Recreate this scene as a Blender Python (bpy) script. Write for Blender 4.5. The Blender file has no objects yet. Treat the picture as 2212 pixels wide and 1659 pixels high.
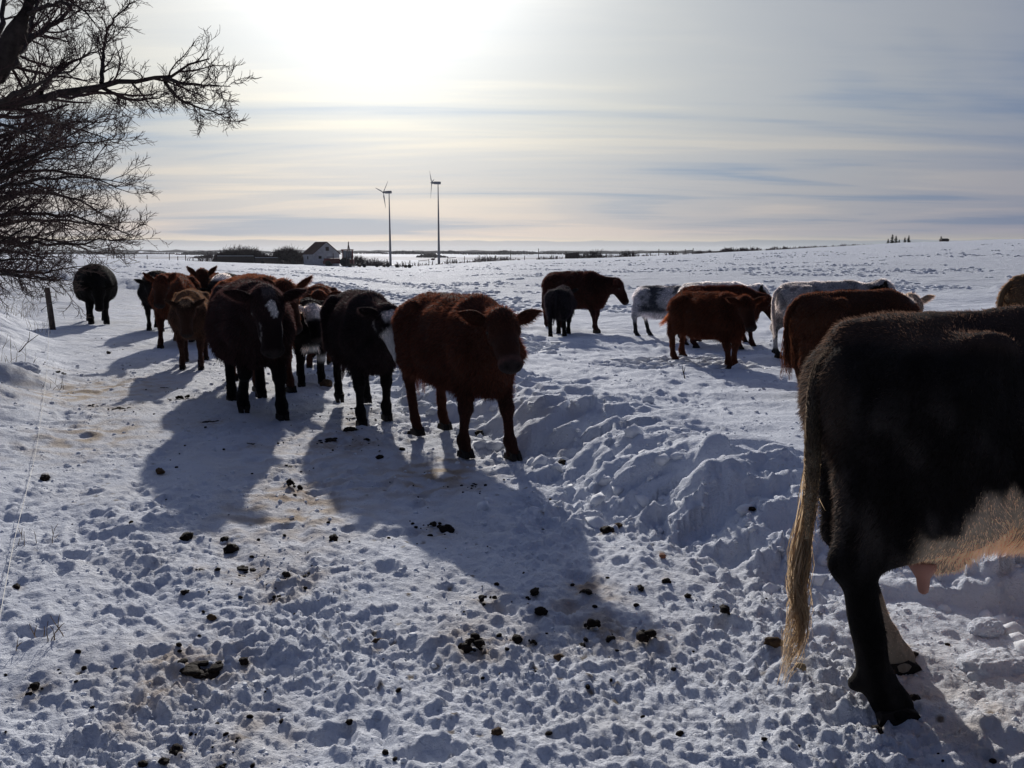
import bpy, math, random
import numpy as np
from mathutils import Vector, Matrix

R = math.radians
rng = np.random.default_rng(7)
random.seed(7)
scene = bpy.context.scene
COL = scene.collection

# ------------------------------------------------------------------ camera, light, exposure
CAM_H = 1.65
PITCH = R(8.56)
FPX = 1916.0            # focal length in units of the 2212 px wide view
cam_d = bpy.data.cameras.new("camera")
cam = bpy.data.objects.new("camera", cam_d)
COL.objects.link(cam)
cam.location = (0, 0, CAM_H)
cam.rotation_euler = (R(90) - PITCH, 0, 0)
cam_d.sensor_width = 36
cam_d.lens = 36 * FPX / 2212
cam_d.clip_start = 0.05
cam_d.clip_end = 30000
scene.camera = cam

SUN_AZ, SUN_EL = R(-8.3), R(20.5)      # azimuth from +Y towards +X
SUN_DIR = Vector((math.sin(SUN_AZ) * math.cos(SUN_EL), math.cos(SUN_AZ) * math.cos(SUN_EL), math.sin(SUN_EL)))
sun_d = bpy.data.lights.new("sun", 'SUN')
sun_d.energy = 3.3
sun_d.angle = R(0.9)
sun_d.color = (1.0, 0.95, 0.88)
sun = bpy.data.objects.new("sun", sun_d)
sun.rotation_euler = SUN_DIR.to_track_quat('Z', 'Y').to_euler()
COL.objects.link(sun)

vs = scene.view_settings
vs.view_transform = 'Standard'
vs.look = 'None'
vs.exposure = 0.08
vs.gamma = 1.0
vs.use_curve_mapping = False
scene.cycles.max_bounces = 6
scene.cycles.diffuse_bounces = 3


class N:
    """tiny node helper"""
    def __init__(s, tree):
        s.t = tree
    def n(s, kind, **kw):
        nd = s.t.nodes.new(kind)
        for k, v in kw.items():
            if k.startswith('i_'):
                key = k[2:]
                nd.inputs[int(key) if key.isdigit() else key.replace('_', ' ')].default_value = v
            else:
                setattr(nd, k, v)
        return nd
    def l(s, a, b):
        s.t.links.new(a, b)
    def math(s, op, a, b=None, c=None, clamp=False):
        nd = s.t.nodes.new('ShaderNodeMath')
        nd.operation = op
        nd.use_clamp = clamp
        for i, v in enumerate((a, b, c)):
            if v is None:
                continue
            if isinstance(v, (int, float)):
                nd.inputs[i].default_value = v
            else:
                s.l(v, nd.inputs[i])
        return nd.outputs[0]
    def mix(s, f, a, b, blend='MIX'):
        nd = s.t.nodes.new('ShaderNodeMix')
        nd.data_type = 'RGBA'
        nd.blend_type = blend
        nd.clamp_factor = True
        for sock, v in ((nd.inputs[0], f), (nd.inputs[6], a), (nd.inputs[7], b)):
            if isinstance(v, (int, float)):
                sock.default_value = v
            elif isinstance(v, tuple):
                sock.default_value = (*v[:3], 1)
            else:
                s.l(v, sock)
        return nd.outputs[2]
    def ramp(s, f, pts, interp='LINEAR'):
        nd = s.t.nodes.new('ShaderNodeValToRGB')
        nd.color_ramp.interpolation = interp
        e = nd.color_ramp.elements
        while len(e) < len(pts):
            e.new(0.5)
        for i, (p, c) in enumerate(pts):
            e[i].position = p
            e[i].color = (c, c, c, 1) if isinstance(c, (int, float)) else (*c, 1)
        s.l(f, nd.inputs[0])
        return nd.outputs[0]


# ------------------------------------------------------------------ sky
world = bpy.data.worlds.new("World")
scene.world = world
world.use_nodes = True
wt = world.node_tree
wt.nodes.clear()
w = N(wt)
tc = w.n('ShaderNodeTexCoord')
sep = w.n('ShaderNodeSeparateXYZ')
w.l(tc.outputs['Generated'], sep.inputs[0])
dx, dy, dz = sep.outputs
dzp = w.math('MAXIMUM', dz, 0.0)
sky = w.n('ShaderNodeTexSky', sky_type='NISHITA')
sky.sun_disc = False
sky.sun_elevation = SUN_EL
sky.sun_rotation = SUN_AZ
sky.air_density = 1.0
sky.dust_density = 0.6
dot = w.n('ShaderNodeVectorMath', operation='DOT_PRODUCT')
w.l(tc.outputs['Generated'], dot.inputs[0])
dot.inputs[1].default_value = SUN_DIR
ang = w.math('MULTIPLY', w.math('ARCCOSINE', w.math('MINIMUM', dot.outputs['Value'], 0.99999)), 180 / math.pi)
# light scattered by thin cirrus: strongest round the sun
g1 = w.math('MULTIPLY', w.math('EXPONENT', w.math('MULTIPLY', ang, -1 / 29.0)), 0.88)
g2 = w.math('MULTIPLY', w.math('EXPONENT', w.math('MULTIPLY', ang, -1 / 5.0)), 1.9)
glow = w.math('ADD', w.math('ADD', g1, g2), 0.06)
tint = w.ramp(w.math('DIVIDE', ang, 60.0), [(0.0, (1.0, 0.99, 0.97)), (0.30, (0.965, 0.975, 0.985)), (0.55, (0.91, 0.94, 1.06)), (1.0, (0.56, 0.72, 1.36))])
# planar projection of the cloud sheet gives streaks that close up towards the horizon
den = w.math('ADD', dzp, 0.07)
px = w.math('DIVIDE', dx, den)
py = w.math('DIVIDE', dy, den)
cmb = w.n('ShaderNodeCombineXYZ')
w.l(w.math('ADD', w.math('MULTIPLY', px, 0.26), w.math('MULTIPLY', py, 0.05)), cmb.inputs[0])
w.l(w.math('ADD', w.math('MULTIPLY', py, 0.62), w.math('MULTIPLY', px, -0.05)), cmb.inputs[1])
nz = w.n('ShaderNodeTexNoise', i_Scale=0.85, i_Detail=4.5, i_Roughness=0.48, i_Distortion=0.8)
w.l(cmb.outputs[0], nz.inputs['Vector'])
cmb2 = w.n('ShaderNodeCombineXYZ')
w.l(w.math('ADD', w.math('MULTIPLY', px, 0.9), w.math('MULTIPLY', py, 0.3)), cmb2.inputs[0])
w.l(w.math('MULTIPLY', py, 5.0), cmb2.inputs[1])
cmb2.inputs[2].default_value = 4.0
nz2 = w.n('ShaderNodeTexNoise', i_Scale=1.0, i_Detail=5.0, i_Roughness=0.6, i_Distortion=0.3)
w.l(cmb2.outputs[0], nz2.inputs['Vector'])
streak = w.math('ADD', w.math('MULTIPLY', nz.outputs[0], 0.88), w.math('MULTIPLY', nz2.outputs[0], 0.12))
cover = w.ramp(streak, [(0.37, 0.0), (0.48, 0.62), (0.59, 1.0)], 'EASE')
# colour of the lit veil and of the thinner, bluer gaps
elr = w.math('MULTIPLY', w.math('ARCSINE', dzp), 180 / math.pi / 40.0)
warm = w.ramp(elr, [(0.0, (0.97, 0.90, 0.92)), (0.10, (1.02, 0.94, 0.87)), (0.20, (1.05, 1.0, 0.87)), (0.36, (1.01, 1.0, 0.95)), (0.6, (0.97, 0.98, 1.0))])
lit = w.mix(1.0, w.mix(1.0, warm, tint, 'MULTIPLY'), glow, 'MULTIPLY')
gapc = w.ramp(elr, [(0.0, (0.54, 0.76, 1.08)), (0.25, (0.60, 0.77, 1.0)), (0.5, (0.88, 0.94, 1.0)), (1.0, (0.8, 0.88, 1.02))])
gapm = w.mix(1.0, w.mix(1.0, gapc, tint, 'MULTIPLY'), w.math('MULTIPLY', glow, 0.74), 'MULTIPLY')
lowlift = w.ramp(elr, [(0.0, 1.06), (0.22, 1.22), (0.40, 1.10), (0.7, 1.0)])
veil = w.mix(1.0, w.mix(cover, gapm, lit), lowlift, 'MULTIPLY')
# low bank of grey-blue cloud with a bright rim on the horizon
nb = w.n('ShaderNodeTexNoise', i_Scale=9.0, i_Detail=5.0, i_Roughness=0.6)
mp = w.n('ShaderNodeMapping')
mp.inputs['Scale'].default_value = (1, 1, 9)
w.l(tc.outputs['Generated'], mp.inputs[0])
w.l(mp.outputs[0], nb.inputs['Vector'])
eb = w.math('ADD', w.math('MULTIPLY', elr, 40.0), w.math('MULTIPLY', w.math('SUBTRACT', nb.outputs[0], 0.5), 0.55))
bank = w.ramp(w.math('DIVIDE', eb, 2.0), [(0.0, 1.0), (0.27, 1.0), (0.31, 0.0)])
rim = w.ramp(w.math('DIVIDE', eb, 2.0), [(0.26, 0.0), (0.32, 1.0), (0.38, 0.55), (0.52, 0.0)], 'EASE')
veil = w.mix(w.math('MULTIPLY', rim, 0.75), veil, w.mix(1.0, (1.16, 1.10, 0.98), glow, 'MULTIPLY'))
veil = w.mix(w.math('MULTIPLY', bank, 0.9), veil, w.mix(1.0, (0.42, 0.58, 0.80), glow, 'MULTIPLY'))
bright = w.mix(1.0, veil, (10.0, 10.0, 10.0), 'MULTIPLY')
full = w.mix(0.93, sky.outputs[0], bright)
bg = w.n('ShaderNodeBackground')
bg.inputs['Strength'].default_value = 0.1
w.l(full, bg.inputs['Color'])
wo = w.n('ShaderNodeOutputWorld')
w.l(bg.outputs[0], wo.inputs[0])


# ------------------------------------------------------------------ helpers
def tag(o, label=None, cat=None, group=None, kind=None):
    if label: o['label'] = label
    if cat: o['category'] = cat
    if group: o['group'] = group
    if kind: o['kind'] = kind
    return o


def empty(name, loc, rz=0.0, scale=1.0):
    o = bpy.data.objects.new(name, None)
    o.empty_display_size = 0.2
    o.location = loc
    o.rotation_euler = (0, 0, rz)
    o.scale = (scale,) * 3
    COL.objects.link(o)
    return o


def mesh_np(name, V, F, mat=None, parent=None, smooth=False, col=None, loc=None):
    """V (n,3); F (m,3) or (m,4) or a list of polygons of mixed size"""
    me = bpy.data.meshes.new(name)
    V = np.asarray(V, dtype=np.float32)
    if isinstance(F, np.ndarray):
        k = F.shape[1]
        me.vertices.add(len(V))
        me.vertices.foreach_set('co', V.ravel())
        me.loops.add(F.size)
        me.loops.foreach_set('vertex_index', F.astype(np.int32).ravel())
        me.polygons.add(len(F))
        me.polygons.foreach_set('loop_start', np.arange(0, F.size, k, dtype=np.int32))
        me.update(calc_edges=True)
    else:
        me.from_pydata([tuple(v) for v in V.tolist()], [], F)
        me.update()
    if smooth:
        me.polygons.foreach_set('use_smooth', np.ones(len(me.polygons), dtype=bool))
    if col is not None:
        a = me.color_attributes.new('coat', 'FLOAT_COLOR', 'POINT')
        c4 = np.ones((len(V), 4), dtype=np.float32)
        c4[:, :3] = col
        a.data.foreach_set('color', c4.ravel())
    if mat: me.materials.append(mat)
    o = bpy.data.objects.new(name, me)
    if parent: o.parent = parent
    if loc is not None: o.location = loc
    COL.objects.link(o)
    return o


class MB:
    """collects boxes, tubes, lumps into one mesh"""
    def __init__(s):
        s.V = []; s.F = []; s.n = 0
    def add(s, V, F):
        V = np.asarray(V, dtype=float)
        s.V.append(V)
        s.F += [tuple(i + s.n for i in f) for f in F]
        s.n += len(V)
        return s
    def box(s, c, d, rz=0.0, rx=0.0, taper=1.0, bev=0.0):
        x, y, z = d[0] / 2, d[1] / 2, d[2] / 2
        V = np.array([(-x, -y, -z), (x, -y, -z), (x, y, -z), (-x, y, -z), (-x * taper, -y * taper, z), (x * taper, -y * taper, z), (x * taper, y * taper, z), (-x * taper, y * taper, z)])
        M = np.array(Matrix.Rotation(rz, 3, 'Z') @ Matrix.Rotation(rx, 3, 'X'))
        return s.add(V @ M.T + np.array(c), [(0, 3, 2, 1), (4, 5, 6, 7), (0, 1, 5, 4), (1, 2, 6, 5), (2, 3, 7, 6), (3, 0, 4, 7)])
    def tube(s, pts, rad, n=8, caps=True):
        pts = np.asarray(pts, dtype=float)
        rad = np.broadcast_to(np.asarray(rad, dtype=float), (len(pts),))
        T = np.gradient(pts, axis=0)
        T /= np.linalg.norm(T, axis=1, keepdims=True) + 1e-9
        up = np.array((0.0, 0, 1)) if abs(T[0][2]) < 0.9 else np.array((1.0, 0, 0))
        A = np.cross(T, up); A /= np.linalg.norm(A, axis=1, keepdims=True) + 1e-9
        B = np.cross(A, T)
        th = np.arange(n) * 2 * math.pi / n
        V = pts[:, None] + rad[:, None, None] * (np.cos(th)[None, :, None] * A[:, None] + np.sin(th)[None, :, None] * B[:, None])
        F = []
        m = len(pts)
        for i in range(m - 1):
            for j in range(n):
                k = (j + 1) % n
                F.append((i * n + j, i * n + k, (i + 1) * n + k, (i + 1) * n + j))
        if caps:
            F.append(tuple(range(n))[::-1]); F.append(tuple((m - 1) * n + j for j in range(n)))
        return s.add(V.reshape(-1, 3), F)
    def build(s, name, mat, parent=None, smooth=False, loc=None):
        o = mesh_np(name, np.concatenate(s.V), s.F, mat, parent, smooth, loc=loc)
        return o


def gpt(xd, yd, z=0.0):
    """ground point seen at a place of the 2212 x 1659 view, on a level plane of height z"""
    a = math.atan2(yd - 829.5, FPX) + PITCH
    d = (CAM_H - z) / math.tan(a)
    depth = d * math.cos(PITCH) + (CAM_H - z) * math.sin(PITCH)
    return np.array(((xd - 1106) / FPX * depth, d))


# ---- noise
def _h(ix, iy, seed):
    n = (ix.astype(np.int64) * 374761393 + iy.astype(np.int64) * 668265263 + seed * 982451653) & 0xffffffff
    n = ((n ^ (n >> 13)) * 1274126177) & 0xffffffff
    n = (n ^ (n >> 16)) & 0xffffffff
    return n


def noise2(x, y, seed=0):
    x0 = np.floor(x); y0 = np.floor(y)
    fx = x - x0; fy = y - y0
    u = fx * fx * fx * (fx * (fx * 6 - 15) + 10); v = fy * fy * fy * (fy * (fy * 6 - 15) + 10)
    def g(ix, iy, ax, ay):
        a = _h(ix, iy, seed) * (2 * math.pi / 4294967296.0)
        return np.cos(a) * ax + np.sin(a) * ay
    a = g(x0, y0, fx, fy); b = g(x0 + 1, y0, fx - 1, fy)
    c = g(x0, y0 + 1, fx, fy - 1); d = g(x0 + 1, y0 + 1, fx - 1, fy - 1)
    return 1.5 * (a + u * (b - a) + v * (c - a + u * (a - b - c + d)))


def worley(x, y, seed=0):
    x0 = np.floor(x); y0 = np.floor(y)
    best = np.full(x.shape, 9.0)
    rnd = np.zeros(x.shape)
    for i in (-1, 0, 1):
        for j in (-1, 0, 1):
            h = _h(x0 + i, y0 + j, seed)
            cx = x0 + i + (h & 0xffff) / 65536.0; cy = y0 + j + ((h >> 16) & 0xffff) / 65536.0
            d = (cx - x) ** 2 + (cy - y) ** 2
            m = d < best
            best = np.where(m, d, best)
            rnd = np.where(m, ((h >> 8) & 0xff) / 255.0, rnd)
    return np.sqrt(best), rnd


def noise3(p, seed=0):
    return (noise2(p[:, 0] + 0.37 * p[:, 2], p[:, 1] + 11.3 + 0.61 * p[:, 2], seed) + noise2(p[:, 2] + 5.1, p[:, 0] - 0.43 * p[:, 1], seed + 1) + noise2(p[:, 1] * 1.1 + 3.3, p[:, 2] * 0.9 + 0.31 * p[:, 0], seed + 2)) / 1.7


def sm(a, b, x):
    t = np.clip((x - a) / (b - a), 0, 1)
    return t * t * (3 - 2 * t)


# ------------------------------------------------------------------ ground shape
RF_Y = np.array([0, 2, 3.0, 3.8, 4.6, 5.5, 6.6, 8, 10, 14.5, 20, 26, 35, 50, 80])
RF_X = np.array([7.5, 5.2, 3.2, 2.15, 1.25, 0.5, 0.15, -0.35, -1.3, -2.9, -4.9, -8.2, -14, -25, -48])
LF_Y = np.array([0, 2, 4, 6.8, 12.3, 20, 27, 36, 50, 80])
LF_X = np.array([-1.3, -1.6, -2.45, -3.7, -6.1, -10.6, -15.2, -21.5, -32, -57])
ED_X = np.array([-400, 0, 300, 500, 750, 900, 1000, 1100, 1300, 1500, 1700, 1900, 2000, 2212, 2700, 3400])
ED_Y = np.array([560, 556, 557, 566, 576, 578, 570, 563, 558, 548, 537.5, 527.5, 524, 519, 515, 520])
EDGE_R = 185.0


def far_z(x, y):
    r = np.hypot(x, y)
    az = np.arctan2(x, np.maximum(y, 1e-3))
    px_ = 1106 + FPX * np.tan(np.clip(az, -0.85, 0.85)) * 0.99
    ze = CAM_H - (np.interp(px_, ED_X, ED_Y) - 541) / FPX * EDGE_R
    ze = np.where(y > 0, ze, 0.0)
    near = 0.12 + (ze - 0.12) * np.clip(r / EDGE_R, 0, 1) ** 1.25
    roll = 1.3 * noise2(x / 420, y / 420, 5) + 0.5 * noise2(x / 160, y / 160, 6)
    low = -3.4 + roll * sm(250, 700, r) + 3.6 * noise2(x / 1900 + 0.3, y / 1900, 9) * sm(1200, 3500, r)
    rr = sm(EDGE_R, EDGE_R + 150, r)
    return near * (1 - rr) + low * rr


def ground(x, y, fine=True):
    r = np.hypot(x, y) + 1e-6
    xf = np.interp(y, RF_Y, RF_X)
    xl = np.interp(y, LF_Y, LF_X)
    sl = (np.interp(y + 0.25, RF_Y, RF_X) - np.interp(y - 0.25, RF_Y, RF_X)) / 0.5
    s = (x - xf) / np.sqrt(1 + sl * sl)
    sll = (np.interp(y + 0.4, LF_Y, LF_X) - np.interp(y - 0.4, LF_Y, LF_X)) / 0.8
    q = (xl - x) / np.sqrt(1 + sll * sll)
    nearf = 1 - sm(55, 85, r)
    base = far_z(x, y)
    # lane cut into the field snow
    w1 = 0.12 * noise2(x * 0.9, y * 0.9, 21) + 0.06 * noise2(x * 2.3, y * 2.3, 22)
    s2 = s + w1 * 1.7
    inlane = sm(0.75, -0.05, s2) * sm(0.9, -0.1, q + w1)
    lane = 0.12 * sm(0, 30, y) * 0 + (base - 0.12)
    h = base + (lane - base) * inlane * nearf
    # ploughed ridge on the right with mounds that run down into the lane
    al = y * 1.25 - x * 0.5
    wv_ = 0.5 * noise2(x * 1.3, y * 1.3, 31)
    m1 = noise2(al / 0.62 + wv_ + 0.7 * s, s / 1.3, 32); m2 = noise2(al / 0.30 + wv_ * 2, s / 0.5, 36)
    s3 = s2 - 0.42 * m1 - 0.16 * m2
    mound = 0.80 + 0.42 * (1 - 2.2 * np.abs(m1)) * sm(1.9, 0.6, s2) + 0.22 * np.abs(m2) * sm(1.6, 0.6, s2)
    rid = (0.5 * sm(0.0, 0.34, s3) + 0.5 * sm(0.1, 1.0, s2)) * sm(6.0, 1.0, s2)
    amp = np.interp(y, [2, 4, 7, 10, 18, 30, 60], [0.12, 0.19, 0.23, 0.18, 0.22, 0.24, 0.22])
    h = h + rid * amp * mound * nearf
    db, rb = worley(x / 0.34 + 0.5 * noise2(x * 2, y * 2, 39), y / 0.28 + 0.4 * noise2(x * 2.2 + 5, y * 2.2, 37), 35)
    h = h + 0.105 * (rb - 0.35) * sm(0.60, 0.44, db) * sm(-0.25, 0.15, s2) * sm(1.7, 0.7, s2) * nearf
    foot = np.exp(-((s2 - 0.35) / 0.55) ** 2)
    h = h + foot * 0.07 * (np.abs(noise2(al / 0.42, s / 0.7, 33)) * 2 - 0.4) * nearf
    # drift bank on the left
    h = h + (0.30 * sm(0.0, 1.6, q) + 0.30 * sm(2.0, 6.0, q) * sm(30, 8, r)) * nearf * sm(1, 4, y) + 0.10 * np.exp(-((q - 0.9) / 0.6) ** 2) * nearf * noise2(y / 0.9, x / 0.9, 34) * 2
    # cross drift behind the lane's bend
    h = h + 0.35 * np.exp(-(q + 0.2) ** 2 / 2.2) * sm(22, 27, y) * nearf * (0.7 + 0.6 * noise2(x / 1.6, y / 1.6, 38))
    if not fine:
        return h
    # relief
    def fade(wl):
        return sm(0.52, 0.22, r * 0.0045 / wl * 0.55)
    lanem = sm(0.5, -0.3, s2) * sm(0.5, -0.3, q)
    ridm = np.clip(sm(-0.5, 0.2, s2) * sm(3.0, 0.8, s2), 0, 1)
    leftm = sm(-0.3, 0.6, q)
    fieldm = np.clip(1 - lanem - ridm - leftm, 0, 1)
    churn = sm(6.5, 9.5, y) * sm(21, 15, y) * sm(-3, 0.5, x) * 0.6     # trodden ground round the field cows
    big = noise2(x / 0.55, y / 0.55, 41)
    h = h + big * (0.018 * lanem + 0.03 * leftm + 0.018 * ridm + 0.012 * fieldm + 0.02 * churn)
    rough = 1.0 * np.clip(0.75 * lanem + 0.80 * ridm + 0.60 * leftm + churn + 0.18, 0, 1) * (0.42 + 0.80 * sm(-0.55, 0.75, noise2(x / 0.8, y / 1.5, 42)))
    calm = 1 - 0.75 * sm(0.05, 0.5, noise2(x / 0.8 + 9, y / 1.3, 43)) * np.clip(ridm * sm(0.25, 0.7, s2) + leftm, 0, 1)
    rough = rough * calm
    for wl, am, sd in ((0.27, 0.024, 51), (0.125, 0.019, 52), (0.066, 0.022, 53), (0.036, 0.020, 54), (0.021, 0.012, 55)):
        ca, sa = math.cos(sd), math.sin(sd)
        xx = (x * ca - y * sa) / wl; yy = (x * sa + y * ca) / wl
        n = noise2(xx + 0.5 * noise2(xx * 0.7, yy * 0.7, sd + 10), yy + 0.4 * noise2(yy * 0.6, xx * 0.6, sd + 11), sd)
        h = h + am * (0.55 * (np.sqrt(np.abs(n) + 0.01) * 1.5 - 0.75) + 0.6 * n) * rough * fade(wl) * (0.65 + 0.7 * sm(-0.5, 0.5, noise2(x / (wl * 7) + sd, y / (wl * 9), sd + 20)))
    # clods of kicked-up snow
    for wl, am, sd, th in ((0.30, 0.035, 61, 0.93), (0.12, 0.020, 62, 0.86), (0.06, 0.014, 63, 0.72), (0.035, 0.009, 64, 0.62)):
        d, rn = worley(x / wl + 0.2 * noise2(x / wl * 2, y / wl * 2, sd), y / wl, sd)
        b = np.sqrt(np.clip(1 - (d / 0.36) ** 2, 0, 1)) * (rn > th)
        h = h + am * b * rough * fade(wl) * (0.5 + rn - th)
    # hoof prints
    for wl, dp, sd, th in ((0.34, 0.030, 71, 0.84), (0.29, 0.026, 72, 0.86)):
        d, rn = worley(x / wl + 0.3 * noise2(x / 0.3, y / 0.3, sd), y / wl, sd)
        d = d + 0.06 * noise2(x / 0.06, y / 0.06, sd + 3)
        rimm = np.exp(-((d - 0.34) / 0.09) ** 2) * 0.3 - sm(0.30, 0.14, d)
        mm = lanem * sm(9, 4, r) * 0.9 + 0.8 * leftm * sm(1.9, 0.3, q) + 0.35 * lanem + churn * 0.9 + 0.3 * ridm
        h = h + dp * rimm * (rn > th) * np.clip(mm, 0, 1) * fade(0.15)
    uu = x - 0.5 * (xf + xl) * sm(30, 5, y)
    h = h + 0.012 * noise2(uu / 0.13, y / 1.7, 44) * lanem * sm(9, 5, r) + 0.016 * noise2(uu / 0.34, y / 2.6, 45) * lanem
    # the smooth sledge track down the middle of the lane
    tx = np.interp(y, [2.4, 3.3, 4.2, 5.4, 7.5], [-0.28, -0.62, -1.02, -1.32, -1.5])
    dt = np.abs(x - tx)
    h = h - 0.014 * sm(0.05, 0.0, dt) * sm(8, 5, y) * sm(2, 2.5, y) + 0.006 * np.exp(-((dt - 0.075) / 0.02) ** 2) * sm(6, 4, y)
    # wind crust and stubble rows in the field
    ff = np.clip(fieldm, 0, 1)
    for wl, am, sd in ((0.5, 0.034, 81), (1.6, 0.06, 82), (5.0, 0.08, 83), (14.0, 0.12, 84)):
        n = noise2(x / wl * 0.45 + 0.6 * noise2(x / wl, y / wl, sd + 5), y / wl * 1.3, sd)
        h = h + am * n * ff * fade(wl * 0.8) * (1 - 0.6 * nearf if wl > 2 else 1.0)
    spots = sm(0.15, 0.5, noise2(x / 2.6, y / 5.0, 91)) * ff
    n = np.abs(noise2(x / 0.35, y / 0.35, 92))
    h = h + 0.085 * n * spots * fade(0.3) * sm(8, 16, r)
    return h


def gz(x, y):
    return float(ground(np.array([float(x)]), np.array([float(y)]), False)[0])


def gzf(x, y):
    return float(ground(np.array([float(x)]), np.array([float(y)]), True)[0])


# ------------------------------------------------------------------ materials
def new_mat(name):
    m = bpy.data.materials.new(name)
    m.use_nodes = True
    m.node_tree.nodes.clear()
    return m, N(m.node_tree)


def flat_mat(name, c, rough=0.7, spec=0.3, noise=0.25, scale=6.0, metallic=0.0, bump=0.0):
    m, t = new_mat(name)
    b = t.n('ShaderNodeBsdfPrincipled')
    o = t.n('ShaderNodeOutputMaterial')
    t.l(b.outputs[0], o.inputs[0])
    tcn = t.n('ShaderNodeTexCoord')
    nz_ = t.n('ShaderNodeTexNoise', i_Scale=scale, i_Detail=5.0, i_Roughness=0.65)
    t.l(tcn.outputs['Object'], nz_.inputs['Vector'])
    lo = tuple(v * (1 - noise) for v in c); hi = tuple(min(1, v * (1 + noise)) for v in c)
    t.l(t.ramp(nz_.outputs[0], [(0.3, lo), (0.7, hi)]), b.inputs['Base Color'])
    b.inputs['Roughness'].default_value = rough
    b.inputs['Specular IOR Level'].default_value = spec
    b.inputs['Metallic'].default_value = metallic
    if bump:
        bp = t.n('ShaderNodeBump', i_Strength=bump, i_Distance=0.02)
        t.l(nz_.outputs[0], bp.inputs['Height'])
        t.l(bp.outputs[0], b.inputs['Normal'])
    return m


def snow_mat():
    m, t = new_mat('snow')
    b = t.n('ShaderNodeBsdfPrincipled')
    o = t.n('ShaderNodeOutputMaterial')
    t.l(b.outputs[0], o.inputs[0])
    geo = t.n('ShaderNodeNewGeometry')
    at = t.n('ShaderNodeAttribute', attribute_name='coat')
    n1 = t.n('ShaderNodeTexNoise', i_Scale=3.0, i_Detail=6.0, i_Roughness=0.6)
    n2 = t.n('ShaderNodeTexNoise', i_Scale=38.0, i_Detail=5.0, i_Roughness=0.7)
    n3 = t.n('ShaderNodeTexNoise', i_Scale=170.0, i_Detail=2.0, i_Roughness=0.6)
    for n_ in (n1, n2, n3):
        t.l(geo.outputs['Position'], n_.inputs['Vector'])
    base = t.mix(t.ramp(n1.outputs[0], [(0.35, 0.0), (0.7, 1.0)]), (0.82, 0.86, 0.94), (0.75, 0.79, 0.88))
    specks = t.ramp(n2.outputs[0], [(0.60, 0.0), (0.72, 1.0)])
    dirt = t.mix(specks, at.outputs['Color'], t.mix(1.0, at.outputs['Color'], (0.72, 0.68, 0.62), 'MULTIPLY'))
    t.l(t.mix(1.0, base, dirt, 'MULTIPLY'), b.inputs['Base Color'])
    b.inputs['Roughness'].default_value = 0.75
    b.inputs['Specular IOR Level'].default_value = 0.06
    # far field: streaks of crust and stubble too fine for the sheet
    mp_ = t.n('ShaderNodeMapping')
    mp_.inputs['Scale'].default_value = (0.35, 1.5, 1.0)
    t.l(geo.outputs['Position'], mp_.inputs[0])
    n4 = t.n('ShaderNodeTexNoise', i_Scale=1.0, i_Detail=7.0, i_Roughness=0.72)
    t.l(mp_.outputs[0], n4.inputs['Vector'])
    bp1 = t.n('ShaderNodeBump', i_Strength=1.0, i_Distance=0.022)
    t.l(n2.outputs[0], bp1.inputs['Height'])
    bp2 = t.n('ShaderNodeBump', i_Strength=0.5, i_Distance=0.004)
    t.l(n3.outputs[0], bp2.inputs['Height'])
    t.l(bp1.outputs[0], bp2.inputs['Normal'])
    bp3 = t.n('ShaderNodeBump', i_Strength=1.0, i_Distance=0.5)
    cd = t.n('ShaderNodeVectorMath', operation='LENGTH')
    t.l(geo.outputs['Position'], cd.inputs[0])
    far = t.math('MULTIPLY', t.math('SUBTRACT', cd.outputs['Value'], 12.0), 1 / 25.0, clamp=True)
    t.l(t.math('MULTIPLY', n4.outputs[0], far), bp3.inputs['Height'])
    t.l(bp2.outputs[0], bp3.inputs['Normal'])
    t.l(bp3.outputs[0], b.inputs['Normal'])
    return m


M_SNOW = snow_mat()


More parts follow.
